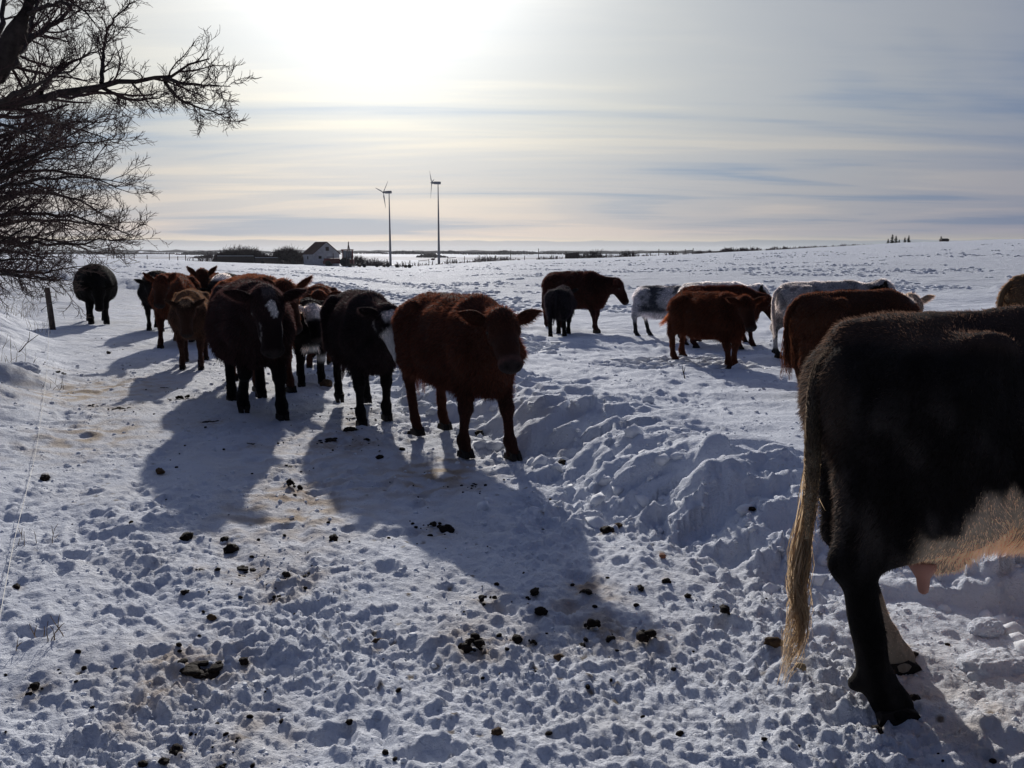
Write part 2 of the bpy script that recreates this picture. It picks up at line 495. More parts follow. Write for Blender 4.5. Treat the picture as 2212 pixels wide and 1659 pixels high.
# (x, y in the wide view, width there, kind, label): c clod, p pile, f flat snow-dusted pat, b brown clod
dung = [
    (1022, 1395, 70, 'P', 'brown-topped dung pile at bottom centre with snow on its side'), (1050, 1300, 50, 'p', 'jagged dung heap just left of the cow shadow tip'),
    (1155, 1281, 26, 'c', 'smooth round dung ball inside the cow shadow tip'), (1383, 1388, 80, 'p', 'crumbly black dung cluster right of the shadow tip'),
    (1117, 1385, 28, 'c', 'left one of two dung clods right of the brown-topped pile'), (1150, 1389, 30, 'p', 'flaky dung clod touching the right of another below the shadow'),
    (1210, 1416, 26, 'b', 'greenish brown dung clod below the shadow tip'), (1257, 1395, 18, 'c', 'small black clod midway between two dung clusters'),
    (1318, 1385, 20, 'c', 'black clod just left of the crumbly black cluster'), (1283, 1362, 60, 'p', 'loose dung crumbs heaped at the shadow tip'),
    (1565, 1336, 26, 'c', 'dark clod alone in sunlit snow left of the blond tail'), (1313, 1149, 28, 'c', 'black clod beside a small brown one, right of the shadow'),
    (1336, 1141, 16, 'b', 'small brown clod touching the black one, right of the shadow'), (720, 1166, 26, 'c', 'dark clod in sunlit snow between the two big shadows'),
    (634, 1056, 40, 'p', 'upright dark dung heap between the two cow shadows'), (500, 1190, 34, 'c', 'flat oval black clod left of the sledge track'),
    (485, 1167, 20, 'c', 'small black clod just above the flat oval one'), (405, 1165, 30, 'c', 'black clod with snow on it, left of the oval clod'),
    (940, 1138, 42, 'p', 'dung heap inside the middle of the heifer shadow'), (966, 1146, 28, 'c', 'dark clod at the right of the heap inside the shadow'),
    (432, 1230, 24, 'f', 'flat dark clod below the snow-topped one on the left'), (530, 1232, 60, 'f', 'snow-dusted dung pat left of the sledge track'),
    (619, 1246, 20, 'c', 'round dark clod left of a brown-edged one by the track'), (658, 1241, 32, 'f', 'brown-edged dung piece beside the sledge track'),
    (595, 1294, 30, 'p', 'ragged dark dung piece below the round clod'), (456, 1334, 20, 'b', 'small brown clod in the left foreground snow'),
    (400, 1279, 20, 'c', 'small dark clod below the snow-topped one'), (425, 1452, 130, 'F', 'broad dung pat covered by snow in the left foreground'),
    (527, 1433, 24, 'c', 'black clod right above the broad snow-covered pat'), (76, 1492, 42, 'p', 'ragged brown-black heap near the lower left corner'),
    (382, 1626, 34, 'c', 'round ball of dung at the bottom edge'), (354, 1646, 22, 'c', 'small clod at the lower left of the round ball'),
    (308, 1655, 22, 'c', 'clod cut by the bottom edge, left of the ball'), (480, 1652, 36, 'f', 'snow-dusted clod at the bottom edge right of the ball'),
    (36, 1270, 20, 'c', 'dark clod at the far left edge of the foreground'), (97, 1028, 24, 'c', 'black clod on the left snow bank foot'),
    (345, 1021, 22, 'b', 'brown clod just inside the left shadow edge'), (355, 838, 20, 'f', 'dark piece inside the shadow of the tan calf'),
    (395, 861, 30, 'p', 'dark heap left of the leading black cow'), (262, 882, 50, 'f', 'flattened dark dung patch on the left of the lane'),
    (203, 878, 26, 'f', 'two-lobed dung scrap left of the flattened patch'), (131, 806, 28, 'f', 'dark dung piece on the foot of the left bank'),
    (235, 764, 10, 'c', 'small far clod on the lane below the lone black cow'), (704, 831, 26, 'b', 'greyish frosted dung ball behind the black cow tail'),
    (770, 884, 36, 'f', 'flattened dung under the black white-faced cow'), (755, 930, 24, 'c', 'clod beneath the front of the black white-faced cow'),
    (782, 955, 36, 'f', 'flat dung patch in shadow under the two middle cows'), (708, 953, 50, 'f', 'dung streak at the left rim of the heifer shadow'),
    (820, 990, 16, 'c', 'little clod in shadow left of the heifer hind hoof'), (868, 972, 14, 'c', 'little clod just below the heifer hind hoof'),
    (1035, 941, 22, 'c', 'black clod between the heifer front hooves'), (1214, 1000, 22, 'c', 'snow-flecked clod at the foot of the ploughed ridge'),
    (1024, 1050, 26, 'f', 'bent black scrap in snow below the heifer'), (1894, 1572, 28, 'c', 'angular black clod under the hoof of the huge cow'),
    (1967, 1424, 30, 'c', 'brown-black clod tucked under a snow lump right of the hoof'), (1975, 1516, 34, 'c', 'long clod just right of the near hoof'),
    (1669, 1411, 30, 'b', 'brown dung scrap directly under the blond tail tip'), (1729, 1449, 26, 'y', 'yellowish frosted clod between tail tip and hoof'),
    (815, 1389, 24, 'b', 'brown crumbly clod right beside the sledge track'), (1074, 1584, 24, 'b', 'brown clod near the bottom edge, centre'),
    (1185, 1580, 14, 'c', 'small black clod near the bottom edge, right of centre'), (755, 1560, 18, 'c', 'black clod near the bottom edge left of the track'),
    (510, 1597, 24, 'f', 'flat scrap near the bottom edge between clods'), (1384, 1272, 18, 'c', 'black clod in sunlit snow right of the shadow'),
    (1440, 1256, 18, 'c', 'ragged black clod above a twin in the right snow'), (1486, 1290, 16, 'c', 'upright dark crumb in the snow left of the tail'),
    (1431, 1206, 16, 'o', 'orange-brown clod in the sunlit snow'), (1168, 1323, 26, 'c', 'dark clod in the shadow below the smooth ball'),
    (1268, 1281, 50, 'f', 'brown flattened streak on the shadow edge'), (625, 1008, 26, 'f', 'dark flake in snow between the two big shadows'),
    (1622, 1160, 14, 'c', 'dark speck in the shaded snow left of the tail'), (1943, 1392, 12, 'c', 'small black crumb above the brown-black clod'),
    (885, 940, 14, 'c', 'tiny clod left of the heifer hind legs'), (540, 958, 24, 'f', 'dark patch in the lane in front of the leading cow'),
    (455, 911, 40, 'f', 'thin dark patch left of the leading cow hoof'), (760, 905, 30, 'f', 'smeared dung between the middle cow legs'),
]


def build_ground():
    # rows: radius grows geometrically, finest where the picture shows single snow lumps
    rs = [0.4, 0.9, 1.5, 2.0]
    r = 2.25
    while r < 9000:
        rs.append(r)
        k = 0.0042 if r < 14 else min(0.05, 0.0042 + 0.009 * math.log(r / 14.0))
        r *= 1 + k
    rs = np.array(rs)
    a1 = np.arange(-33.2, 33.21, 0.12)
    a0 = np.concatenate([np.linspace(-180, -60, 25)[:-1], np.linspace(-60, -33.6, 40)])
    az = np.radians(np.concatenate([a0, a1, -a0[::-1][:-1]]))
    nr, na = len(rs), len(az)
    Rr, A = np.meshgrid(rs, az, indexing='ij')
    x = Rr * np.sin(A); y = Rr * np.cos(A)
    z = ground(x, y)
    V = np.stack([x, y, z], -1).reshape(-1, 3)
    idx = np.arange(nr * na).reshape(nr, na)
    nx = np.roll(idx, -1, axis=1)
    F = np.stack([idx[:-1], nx[:-1], nx[1:], idx[1:]], -1).reshape(-1, 4)[:, ::-1]
    V = np.vstack([V, [[0, 0, gz(0, 0)]]])
    # stains
    col = np.ones((len(V), 3), dtype=np.float32)
    X, Y = V[:, 0], V[:, 1]
    xf = np.interp(Y, RF_Y, RF_X); xl = np.interp(Y, LF_Y, LF_X)
    lane = sm(0.3, -0.4, X - xf) * sm(-0.3, 0.5, X - xl) * (np.hypot(X, Y) < 60)
    nn = sm(-0.1, 0.7, noise2(X / 0.7, Y / 0.7, 101)) * 0.6 + 0.4 * sm(0.1, 0.6, noise2(X / 0.13, Y / 0.13, 102))
    def tint(mask, c):
        nonlocal col
        col = col * (1 - mask[:, None] * (1 - np.array(c)[None]))
    tint(lane * (0.25 + 0.75 * nn), (0.93, 0.90, 0.86))
    for xd, yd, rx, st in ((190, 845, 0.7, 0.9), (200, 942, 0.5, 0.8), (640, 1100, 0.42, 0.8), (940, 1018, 0.36, 1.0), (620, 1060, 0.3, 0.6), (700, 950, 0.6, 0.5), (1030, 1400, 0.16, 0.5), (1260, 1330, 0.25, 0.5), (640, 1250, 0.2, 0.4), (2150, 1600, 0.3, 0.4), (1270, 1280, 0.12, 0.8), (560, 1590, 0.12, 0.6), (280, 1560, 0.1, 0.5), (350, 1440, .2, .5)):
        c = gpt(xd, yd)
        d = np.hypot((X - c[0]), (Y - c[1]) * 0.6)
        msk = np.exp(-(d / rx) ** 2) * st * (0.25 + 1.0 * sm(-0.3, 0.5, noise2(X / 0.16, Y / 0.16, 103)))
        tint(np.clip(msk, 0, 1), (0.66, 0.50, 0.34))
    for k_, (xd, yd, wd, kd, _l) in enumerate(dung):
        c = gpt(xd, yd); rx = wd / FPX * c[1] * (1.0 if kd in 'pPfF' else 0.7)
        m_ = (np.abs(X - c[0]) < rx * 3) & (np.abs(Y - c[1]) < rx * 4)
        if not m_.any(): continue
        d = np.hypot(X[m_] - c[0], (Y[m_] - c[1]) * 0.8)
        st = np.zeros(len(X)); st[m_] = np.clip(np.exp(-(d / rx) ** 2) * (0.35 + 0.9 * sm(-0.2, 0.5, noise2(X[m_] / 0.05, Y[m_] / 0.05, 107))), 0, 1) * 0.75
        tint(st, (0.62, 0.50, 0.38))
    # tiny specks of dung and straw over the lane
    d, rn = worley(X / 0.10, Y / 0.10, 104)
    sp = (rn > 0.84) * sm(0.19, 0.10, d) * lane * sm(12, 6, np.hypot(X, Y)) * sm(-0.2, 0.4, noise2(X / 0.9, Y / 0.9, 105))
    tint(np.clip(sp, 0, 1), (0.30, 0.24, 0.18))
    # distant stubble fields show greyish through the snow
    rr = np.hypot(X, Y)
    tint(sm(0.0, 0.25, noise2(X / 500 + 2.2, Y / 260, 106)) * sm(220, 300, rr) * 0.8, (0.66, 0.62, 0.62))
    V4, F4 = V, F
    tri = np.stack([np.full(na, len(V) - 1), np.roll(np.arange(na), -1), np.arange(na)], -1)
    o = mesh_np('snow_ground', V4, F4, M_SNOW, smooth=True, col=col)
    tag(o, kind='structure')
    print('ground', len(V), len(F))
    return o


build_ground()


# ------------------------------------------------------------------ cattle
def hair_mat(name, transl=0.25):
    m, t = new_mat(name)
    b = t.n('ShaderNodeBsdfPrincipled')
    tr = t.n('ShaderNodeBsdfTranslucent')
    mx = t.n('ShaderNodeMixShader')
    mx.inputs[0].default_value = transl
    o = t.n('ShaderNodeOutputMaterial')
    at = t.n('ShaderNodeAttribute', attribute_name='coat')
    t.l(t.mix(1.0, at.outputs['Color'], (0.8, 0.78, 0.78), 'MULTIPLY'), b.inputs['Base Color'])
    t.l(t.mix(1.0, at.outputs['Color'], (2.8, 2.55, 2.4), 'MULTIPLY'), tr.inputs['Color'])
    b.inputs['Roughness'].default_value = 0.6
    b.inputs['Specular IOR Level'].default_value = 0.05
    t.l(b.outputs[0], mx.inputs[1]); t.l(tr.outputs[0], mx.inputs[2])
    t.l(mx.outputs[0], o.inputs[0])
    return m


def hide_mat():
    m, t = new_mat('hide')
    b = t.n('ShaderNodeBsdfPrincipled')
    o = t.n('ShaderNodeOutputMaterial')
    t.l(b.outputs[0], o.inputs[0])
    at = t.n('ShaderNodeAttribute', attribute_name='coat')
    tcn = t.n('ShaderNodeTexCoord')
    mp_ = t.n('ShaderNodeMapping')
    mp_.inputs['Scale'].default_value = (26, 30, 9)
    mp_.inputs['Rotation'].default_value = (0, 0.5, 0)
    t.l(tcn.outputs['Object'], mp_.inputs[0])
    n1 = t.n('ShaderNodeTexNoise', i_Scale=1.0, i_Detail=6.0, i_Roughness=0.7, i_Distortion=1.0)
    t.l(mp_.outputs[0], n1.inputs['Vector'])
    t.l(t.mix(1.0, at.outputs['Color'], t.ramp(n1.outputs[0], [(0.25, 0.45), (0.75, 1.05)]), 'MULTIPLY'), b.inputs['Base Color'])
    bp = t.n('ShaderNodeBump', i_Strength=0.7, i_Distance=0.02)
    t.l(n1.outputs[0], bp.inputs['Height'])
    t.l(bp.outputs[0], b.inputs['Normal'])
    b.inputs['Roughness'].default_value = 0.85
    b.inputs['Specular IOR Level'].default_value = 0.05
    b.inputs['Sheen Weight'].default_value = 0.03
    return m


M_HIDE = hide_mat()
M_HAIR = hair_mat('hair', 0.50)
M_TUFT = hair_mat('tail_hair', 0.45)
M_HOOF = flat_mat('hoof_horn', (0.016, 0.013, 0.012), 0.7, 0.15)
M_EYE = flat_mat('eye', (0.008, 0.006, 0.005), 0.08, 0.6, 0.0)
M_TEAT = flat_mat('udder_skin', (0.42, 0.20, 0.15), 0.5, 0.4, 0.15)
M_TAG = flat_mat('ear_tag', (0.6, 0.45, 0.05), 0.5, 0.4, 0.05)

BLACK = (0.0085, 0.007, 0.008)
DARKB = (0.040, 0.016, 0.012)
BROWN = (0.068, 0.026, 0.017)
REDB = (0.052, 0.018, 0.012)
TAN = (0.20, 0.105, 0.055)
CREAM = (0.62, 0.53, 0.42)
WHITE = (0.72, 0.70, 0.68)


class Sdf:
    def __init__(s):
        s.prims = []; s.subs = []
    def cone(s, a, b, r1, r2, k=0.05, sy=1.0):
        s.prims.append(('c', np.array(a, float), np.array(b, float), r1, r2, k, sy))
    def ell(s, c, r, k=0.06, M=None):
        s.prims.append(('e', np.array(c, float), np.array(r, float), M, None, k, 1))
    def sub(s, c, r, k=0.08):
        s.subs.append((np.array(c, float), np.array(r, float), k))
    def eval(s, P):
        D = None
        for t, a, b, r1, r2, k, sy in s.prims:
            if t == 'c':
                ba = b - a
                pa = P - a
                tt = np.clip((pa @ ba) / (ba @ ba), 0, 1)
                v = pa - tt[:, None] * ba
                d = np.sqrt(v[:, 0] ** 2 + (v[:, 1] / sy) ** 2 + v[:, 2] ** 2) - (r1 + (r2 - r1) * tt)
            else:
                q = P - a
                if r1 is not None:
                    q = q @ r1
                k0 = np.sqrt(((q / b) ** 2).sum(1)) + 1e-6
                k1 = np.sqrt(((q / (b * b)) ** 2).sum(1)) + 1e-6
                d = k0 * (k0 - 1) / k1
            if D is None:
                D = d
            else:
                hh = np.maximum(k - np.abs(D - d), 0) / k
                D = np.minimum(D, d) - hh * hh * k * 0.25
        for c, r, k in s.subs:
            q = P - c
            k0 = np.sqrt(((q / r) ** 2).sum(1)) + 1e-6
            k1 = np.sqrt(((q / (r * r)) ** 2).sum(1)) + 1e-6
            d = -(k0 * (k0 - 1) / k1)
            hh = np.maximum(k - np.abs(D - d), 0) / k
            D = np.maximum(D, d) + hh * hh * k * 0.25
        return D


def surface_nets(fn, lo, hi, h):
    lo = np.array(lo, float); n = np.ceil((np.array(hi) - lo) / h).astype(int) + 1
    ax = [np.arange(n[i]) * h + lo[i] for i in range(3)]
    G = np.stack(np.meshgrid(*ax, indexing='ij'), -1).reshape(-1, 3).astype(np.float32)
    F = fn(G).reshape(n)
    S = F < 0
    c = S[:-1, :-1, :-1].astype(np.int8)
    c = sum(S[i:n[0] - 1 + i, j:n[1] - 1 + j, k:n[2] - 1 + k].astype(np.int8) for i in (0, 1) for j in (0, 1) for k in (0, 1))
    act = (c > 0) & (c < 8)
    ids = np.full(act.shape, -1, dtype=np.int64)
    cells = np.argwhere(act)
    ids[act] = np.arange(len(cells))
    acc = np.zeros((len(cells), 3)); cnt = np.zeros(len(cells))
    corners = [(i, j, k) for i in (0, 1) for j in (0, 1) for k in (0, 1)]
    for a in corners:
        for d in range(3):
            if a[d] == 0:
                b_ = list(a); b_[d] = 1
                fa = F[cells[:, 0] + a[0], cells[:, 1] + a[1], cells[:, 2] + a[2]]
                fb = F[cells[:, 0] + b_[0], cells[:, 1] + b_[1], cells[:, 2] + b_[2]]
                m = (fa < 0) != (fb < 0)
                t = np.where(m, fa / np.where(m, fa - fb, 1), 0)
                p = np.tile(np.array(a, float), (len(cells), 1))
                p[:, d] += t
                acc += p * m[:, None]; cnt += m
    V = (cells + acc / cnt[:, None]) * h + lo
    Q = []
    for d in range(3):
        o1, o2 = [(1, 2), (2, 0), (0, 1)][d]
        sl0 = [slice(None)] * 3; sl1 = [slice(None)] * 3
        sl0[d] = slice(0, -1); sl1[d] = slice(1, None)
        A, B = S[tuple(sl0)], S[tuple(sl1)]
        e = np.argwhere(A != B)
        e = e[(e[:, o1] > 0) & (e[:, o2] > 0) & (e[:, o1] < n[o1] - 1) & (e[:, o2] < n[o2] - 1)]
        ins = S[e[:, 0], e[:, 1], e[:, 2]]
        def cid(da, db):
            q = e.copy(); q[:, o1] += da; q[:, o2] += db
            return ids[q[:, 0], q[:, 1], q[:, 2]]
        q = np.stack([cid(-1, -1), cid(0, -1), cid(0, 0), cid(-1, 0)], -1)
        q[~ins] = q[~ins][:, ::-1]
        Q.append(q)
    return V, np.concatenate(Q)


def unit(v):
    v = np.asarray(v, float)
    return v / (np.linalg.norm(v) + 1e-12)


def ear_mesh(side, L=0.20, Wd=0.085):
    """cupped leaf-shaped ear along +X, opening forward"""
    nu, nv = 9, 7
    V = []
    for layer in (0, 1):
        for i in range(nu):
            u = i / (nu - 1)
            wdt = Wd * (math.sin(math.pi * min(1, u * 0.80 + 0.16)) ** 0.8) * (1 - 0.55 * u ** 4)
            if i == nu - 1: wdt = 0.008
            for j in range(nv):
                v = j / (nv - 1) * 2 - 1
                cup = 0.035 * (1 - v * v) * (1 - u * 0.5)
                V.append((u * L, (-cup if layer == 0 else -cup + 0.010) + 0.02 * u * u, v * wdt * 0.62 - 0.015 * u))
    F = []
    K = nu * nv
    for i in range(nu - 1):
        for j in range(nv - 1):
            a = i * nv + j
            F.append((a, a + 1, a + nv + 1, a + nv))
            F.append((K + a, K + a + nv, K + a + nv + 1, K + a + 1))
    rimi = [j for j in range(nv)] + [i * nv + nv - 1 for i in range(1, nu)] + [(nu - 1) * nv + j for j in range(nv - 2, -1, -1)] + [i * nv for i in range(nu - 2, 0, -1)]
    for a, b in zip(rimi, rimi[1:] + rimi[:1]):
        F.append((b, a, K + a, K + b))
    return np.array(V), F


def hair_tris(V, F, nrm, colv, count, length, width, seed, lift=0.55, flow_fn=None, lenfn=None, keep=None):
    """thin triangles growing out of a surface"""
    g = np.random.default_rng(seed)
    a, b, c = V[F[:, 0]], V[F[:, 1]], V[F[:, 2]]
    ar = np.linalg.norm(np.cross(b - a, c - a), axis=1)
    wts = ar.copy()
    if keep is not None:
        wts = wts * keep(0.3333 * (a + b + c))
    wts = wts / wts.sum()
    fi = g.choice(len(F), count, p=wts)
    u = g.random(count); v = g.random(count)
    fl = u + v > 1
    u[fl] = 1 - u[fl]; v[fl] = 1 - v[fl]
    P = a[fi] + u[:, None] * (b - a)[fi] + v[:, None] * (c - a)[fi]
    n = nrm[F[fi, 0]] * (1 - u - v)[:, None] + nrm[F[fi, 1]] * u[:, None] + nrm[F[fi, 2]] * v[:, None]
    n /= np.linalg.norm(n, axis=1, keepdims=True) + 1e-9
    fl = flow_fn(P)
    fl = fl - (fl * n).sum(1)[:, None] * n
    cl = np.stack([noise3(P * 9, seed % 50 + 7), noise3(P * 9 + 20, seed % 50 + 8), noise3(P * 9 + 40, seed % 50 + 9)], -1)
    D = n * lift + fl * 0.75 + cl * 0.38 + g.normal(size=(count, 3)) * 0.16
    D /= np.linalg.norm(D, axis=1, keepdims=True)
    L = length * (0.55 + 0.75 * g.random(count))
    if lenfn is not None:
        L = L * lenfn(P)
    side = np.cross(D, g.normal(size=(count, 3)))
    side /= np.linalg.norm(side, axis=1, keepdims=True) + 1e-9
    ww = width * (0.7 + 0.6 * g.random(count))[:, None] * 0.5
    root = P - n * 0.004
    tip = P + D * L[:, None] - np.array([0, 0, 1]) * (0.25 * L * L / max(length, 1e-3))[:, None]
    VV = np.stack([root - side * ww, root + side * ww, tip], 1).reshape(-1, 3)
    FF = np.arange(count * 3).reshape(-1, 3)
    cc = colv[F[fi, 0]] * (0.75 + 0.8 * g.random(count))[:, None] * 1.15
    return VV, FF, np.repeat(cc, 3, axis=0)


def vnormals(V, F4):
    a, b, c, d = (V[F4[:, i]] for i in range(4))
    n = np.cross(c - a, d - b)
    out = np.zeros_like(V)
    for i in range(4):
        np.add.at(out, F4[:, i], n)
    return out / (np.linalg.norm(out, axis=1, keepdims=True) + 1e-12)


def make_cow(label, group, pos, heading, S=1.0, L=1.0, girth=1.0, head=(0, 50), neck=(0.42, 0.12), legs=((0, 0), (0, 0), (0, 0), (0, 0)),
             coat=None, res=0.024, hairs=14000, hair=(0.035, 0.006), belly=0.0, udder=False, tail=None, ears_up=0.0, eyes=True,
             name='cow', cat='cow', seed=1, legr=1.0, coarse_tail=True, headS=1.08, z=None, earL=0.2, pitch=0.0, rise=0.0):
    """unit animal: withers 1.3 m. head=(yaw, pitch down); neck=(forward reach, rise of the poll above the withers line);
       legs FL FR RL RR as (swing forward, lift of the hoof)"""
    g = np.random.default_rng(seed)
    s = Sdf()
    G = girth
    bx = 0.55 * L            # shoulder station
    hx = -0.60 * L           # hip station
    # barrel
    s.ell((-0.02, 0, 0.90 - 0.03 * (G - 1) + rise * 0.5), (0.68 * L, 0.315 * G, 0.365 * (0.5 + 0.5 * G) - rise * 0.5), 0.08)
    s.ell((-0.12 * L, 0, 0.82 - belly + rise), (0.50 * L, 0.30 * G, 0.33), 0.10)
    s.ell((0.42 * L, 0, 0.90), (0.36, 0.255 * (0.6 + 0.4 * G), 0.385), 0.10)
    s.ell((0.60 * L, 0, 0.80), (0.22, 0.19, 0.27), 0.10)
    s.ell((hx + 0.06, 0, 1.00), (0.34, 0.27 * (0.7 + 0.3 * G), 0.27), 0.10)
    s.cone((hx - 0.16, 0, 1.20), (-0.25 * L, 0, 1.215), 0.055, 0.06, 0.10)
    s.cone((-0.25 * L, 0, 1.215), (0.42 * L, 0, 1.24), 0.06, 0.065, 0.10)
    # bones under the hide
    for sd in (-1, 1):
        s.ell((hx + 0.16, sd * 0.225 * (0.6 + 0.4 * G), 1.185), (0.085, 0.055, 0.06), 0.055)
        s.ell((hx - 0.20, sd * 0.095, 1.10), (0.06, 0.045, 0.06), 0.07)
        s.cone((0.42 * L, sd * 0.10, 1.20), (0.58 * L, sd * 0.215, 0.86), 0.07, 0.105, 0.08)
        wb = 0.315 * G
        s.sub((hx + 0.33, sd * (wb + 0.045), 1.08), (0.12, 0.085, 0.10))
        s.sub((bx - 0.24, sd * (wb + 0.055), 0.98), (0.055, 0.075, 0.20))
        s.sub((hx + 0.27, sd * 0.33, 0.82), (0.045, 0.06, 0.16), 0.06)
        # hind quarter
        s.cone((hx + 0.02, sd * 0.15, 1.02), (hx + 0.06, sd * 0.195, 0.72), 0.20, 0.135, 0.09)
        s.cone((hx - 0.12, sd * 0.13, 0.98), (hx - 0.07, sd * 0.16, 0.70), 0.13, 0.10, 0.08)
        s.cone((hx + 0.20, sd * 0.17, 0.86), (hx + 0.15, sd * 0.20, 0.70), 0.12, 0.095, 0.08)
    # legs
    feet = []
    for i, (sw, lift) in enumerate(legs):
        sd = 1 if i % 2 == 0 else -1
        lr = legr
        if i < 2:
            X = bx - 0.02
            Y = sd * 0.155
            sh = np.array((X + 0.02, Y * 1.05, 0.84)); el = np.array((X - 0.05 + sw * 0.12, Y, 0.66))
            kn = np.array((X + 0.02 + sw * 0.60 + (0.06 if lift else 0), Y * 0.98, 0.405 + lift * 0.6))
            fe = np.array((X + 0.01 + sw * 1.0 - (0.12 if lift else 0), Y * 0.98, 0.145 + lift * 0.95))
            ft = np.array((X + 0.055 + sw * 1.02 - (0.14 if lift else 0), Y * 0.98, 0.045 + lift))
            s.cone(sh, el, 0.13 * lr, 0.098 * lr, 0.08)
            s.cone(el, kn, 0.088 * lr, 0.054 * lr, 0.05)
            s.ell(kn, (0.055 * lr, 0.055 * lr, 0.065), 0.03)
            s.cone(kn, fe, 0.045 * lr, 0.040 * lr, 0.03)
            s.ell(fe, (0.052 * lr, 0.05 * lr, 0.052), 0.03)
            s.cone(fe, ft + (0.005, 0, 0.012), 0.045 * lr, 0.054 * lr, 0.03)
        else:
            X = hx
            Y = sd * 0.165
            st = np.array((X + 0.13 + sw * 0.15, Y * 1.15, 0.74)); hk = np.array((X - 0.170 + sw * 0.55 - (0.03 if lift else 0), Y, 0.515 + lift * 0.35))
            fe = np.array((X - 0.085 + sw * 0.95 - (0.10 if lift else 0), Y * 0.98, 0.15 + lift * 0.95))
            ft = np.array((X - 0.03 + sw * 0.98 - (0.12 if lift else 0), Y * 0.98, 0.045 + lift))
            s.cone(st, hk + (0.015, 0, 0.02), 0.115 * lr, 0.056 * lr, 0.07, 0.8)
            s.cone(np.array((X - 0.14 + sw * 0.3, Y, 0.76)), hk + (-0.02, 0, 0.03), 0.085 * lr, 0.034 * lr, 0.06)
            s.ell(hk + (-0.035, 0, 0.025), (0.03, 0.03, 0.035), 0.03)
            s.ell(hk, (0.062 * lr, 0.046 * lr, 0.068), 0.03)
            s.cone(hk + (0.01, 0, 0), fe, 0.047 * lr, 0.042 * lr, 0.03)
            s.ell(fe, (0.052 * lr, 0.048 * lr, 0.048), 0.02)
            s.cone(fe, ft + (0.005, 0, 0.012), 0.040 * lr, 0.053 * lr, 0.02)
        s.ell(fe + (-0.058, 0, -0.022), (0.022, 0.036, 0.018), 0.012)
        feet.append((ft, lift, i))
    # neck and head
    yaw, pit = R(head[0]), R(head[1])
    base = np.array((0.58 * L, 0, 1.03))
    ny = yaw * 0.6
    poll = base + np.array((math.cos(ny) * neck[0], math.sin(ny) * neck[0], 0.20 + neck[1]))
    u = np.array((math.cos(yaw) * math.cos(pit), math.sin(yaw) * math.cos(pit), -math.sin(pit)))
    v = np.array((-math.sin(yaw), math.cos(yaw), 0.0))
    wv = np.cross(u, v)
    wv = wv if wv[2] > 0 or pit > R(85) else -wv
    M = np.stack([u, v, wv], 1)          # columns
    hs = headS
    def H(a, b, c):
        return poll + hs * (a * u + b * v + c * wv)
    s.cone(base + (0, 0, -0.02), poll - 0.03 * wv - 0.01 * u, 0.215, 0.118 * hs, 0.10, 0.85)
    s.cone(base + (0.03, 0, -0.22), H(0.05, 0, -0.10), 0.16, 0.085 * hs, 0.09, 0.7)
    s.cone((0.66 * L, 0, 0.70), (0.64 * L, 0, 0.60), 0.09, 0.07, 0.10)
    s.ell(H(0.07, 0, -0.01), (0.13 * hs, 0.124 * hs, 0.118 * hs), 0.05, M)
    s.ell(H(-0.005, 0, 0.045), (0.06 * hs, 0.085 * hs, 0.05 * hs), 0.04, M)
    s.cone(H(0.10, 0, -0.005), H(0.27, 0, -0.005), 0.110 * hs, 0.084 * hs, 0.05)
    s.cone(H(0.27, 0, -0.005), H(0.40, 0, -0.012), 0.084 * hs, 0.074 * hs, 0.04)
    s.ell(H(0.415, 0, -0.016), (0.055 * hs, 0.094 * hs, 0.070 * hs), 0.035, M)
    s.cone(H(0.06, 0, -0.10), H(0.36, 0, -0.052), 0.065 * hs, 0.042 * hs, 0.05, 1.15)
    for sd in (-1, 1):
        s.ell(H(0.115, sd * 0.092, 0.035), (0.045 * hs, 0.026 * hs, 0.028 * hs), 0.03, M)
        s.ell(H(0.09, sd * 0.065, -0.085), (0.07 * hs, 0.03 * hs, 0.055 * hs), 0.04, M)
        s.cone(H(0.02, sd * 0.09, 0.015), H(0.0, sd * 0.13, 0.005), 0.035 * hs, 0.03 * hs, 0.03)
    if udder:
        s.ell((hx + 0.13, -0.03, 0.605), (0.135, 0.16, 0.15), 0.05)
        s.ell((hx + 0.34, 0, 0.68), (0.20, 0.15, 0.11), 0.09)
    def fn(P):
        d = s.eval(P)
        near = np.abs(d) < 0.06
        if near.any():
            q = P[near]
            d[near] += 0.0045 * noise3(q * 6, seed) + 0.0035 * noise3(q * np.array([14, 14, 8]), seed + 3)
            lo_ = q[:, 2] < 0.02
        return np.maximum(d, 0.0 - P[:, 2] + 0.012)
    hi_x = max(1.15 * L, poll[0] + 0.5); 
    if pos[1] > 10.5: res = 0.033
    V, F4 = surface_nets(fn, (hx - 0.46, min(-0.48, poll[1] - 0.45), -0.02), (hi_x, max(0.48, poll[1] + 0.45), max(1.42, poll[2] + 0.2)), res)
    nrm = vnormals(V, F4)
    # head coordinates for face markings
    hc = ((V - poll) @ M) / hs
    cols = coat(V, hc, g)
    # snout skin
    nose = sm(0.425, 0.445, hc[:, 0]) * (np.abs(hc[:, 1]) < 0.12) * (np.abs(hc[:, 2]) < 0.12)
    cols = cols * (1 - nose[:, None]) + np.array((0.035, 0.026, 0.026)) * nose[:, None]
    nostril = np.exp(-(((np.abs(hc[:, 1]) - 0.042) / 0.016) ** 2 + ((hc[:, 2] - 0.006) / 0.016) ** 2)) * (hc[:, 0] > 0.42)
    V = V - nrm * (nostril * 0.018)[:, None]
    cols = cols * (1 - 0.8 * np.clip(nostril, 0, 1)[:, None])

    zz = gz(pos[0], pos[1]) - 0.012 if z is None else z
    root = empty(name, (pos[0], pos[1], zz), R(heading), S)
    if pitch: root.rotation_euler = (0, R(pitch), R(heading))
    tag(root, label, cat, group)
    body = mesh_np('body', V, F4, M_HIDE, root, True, cols)
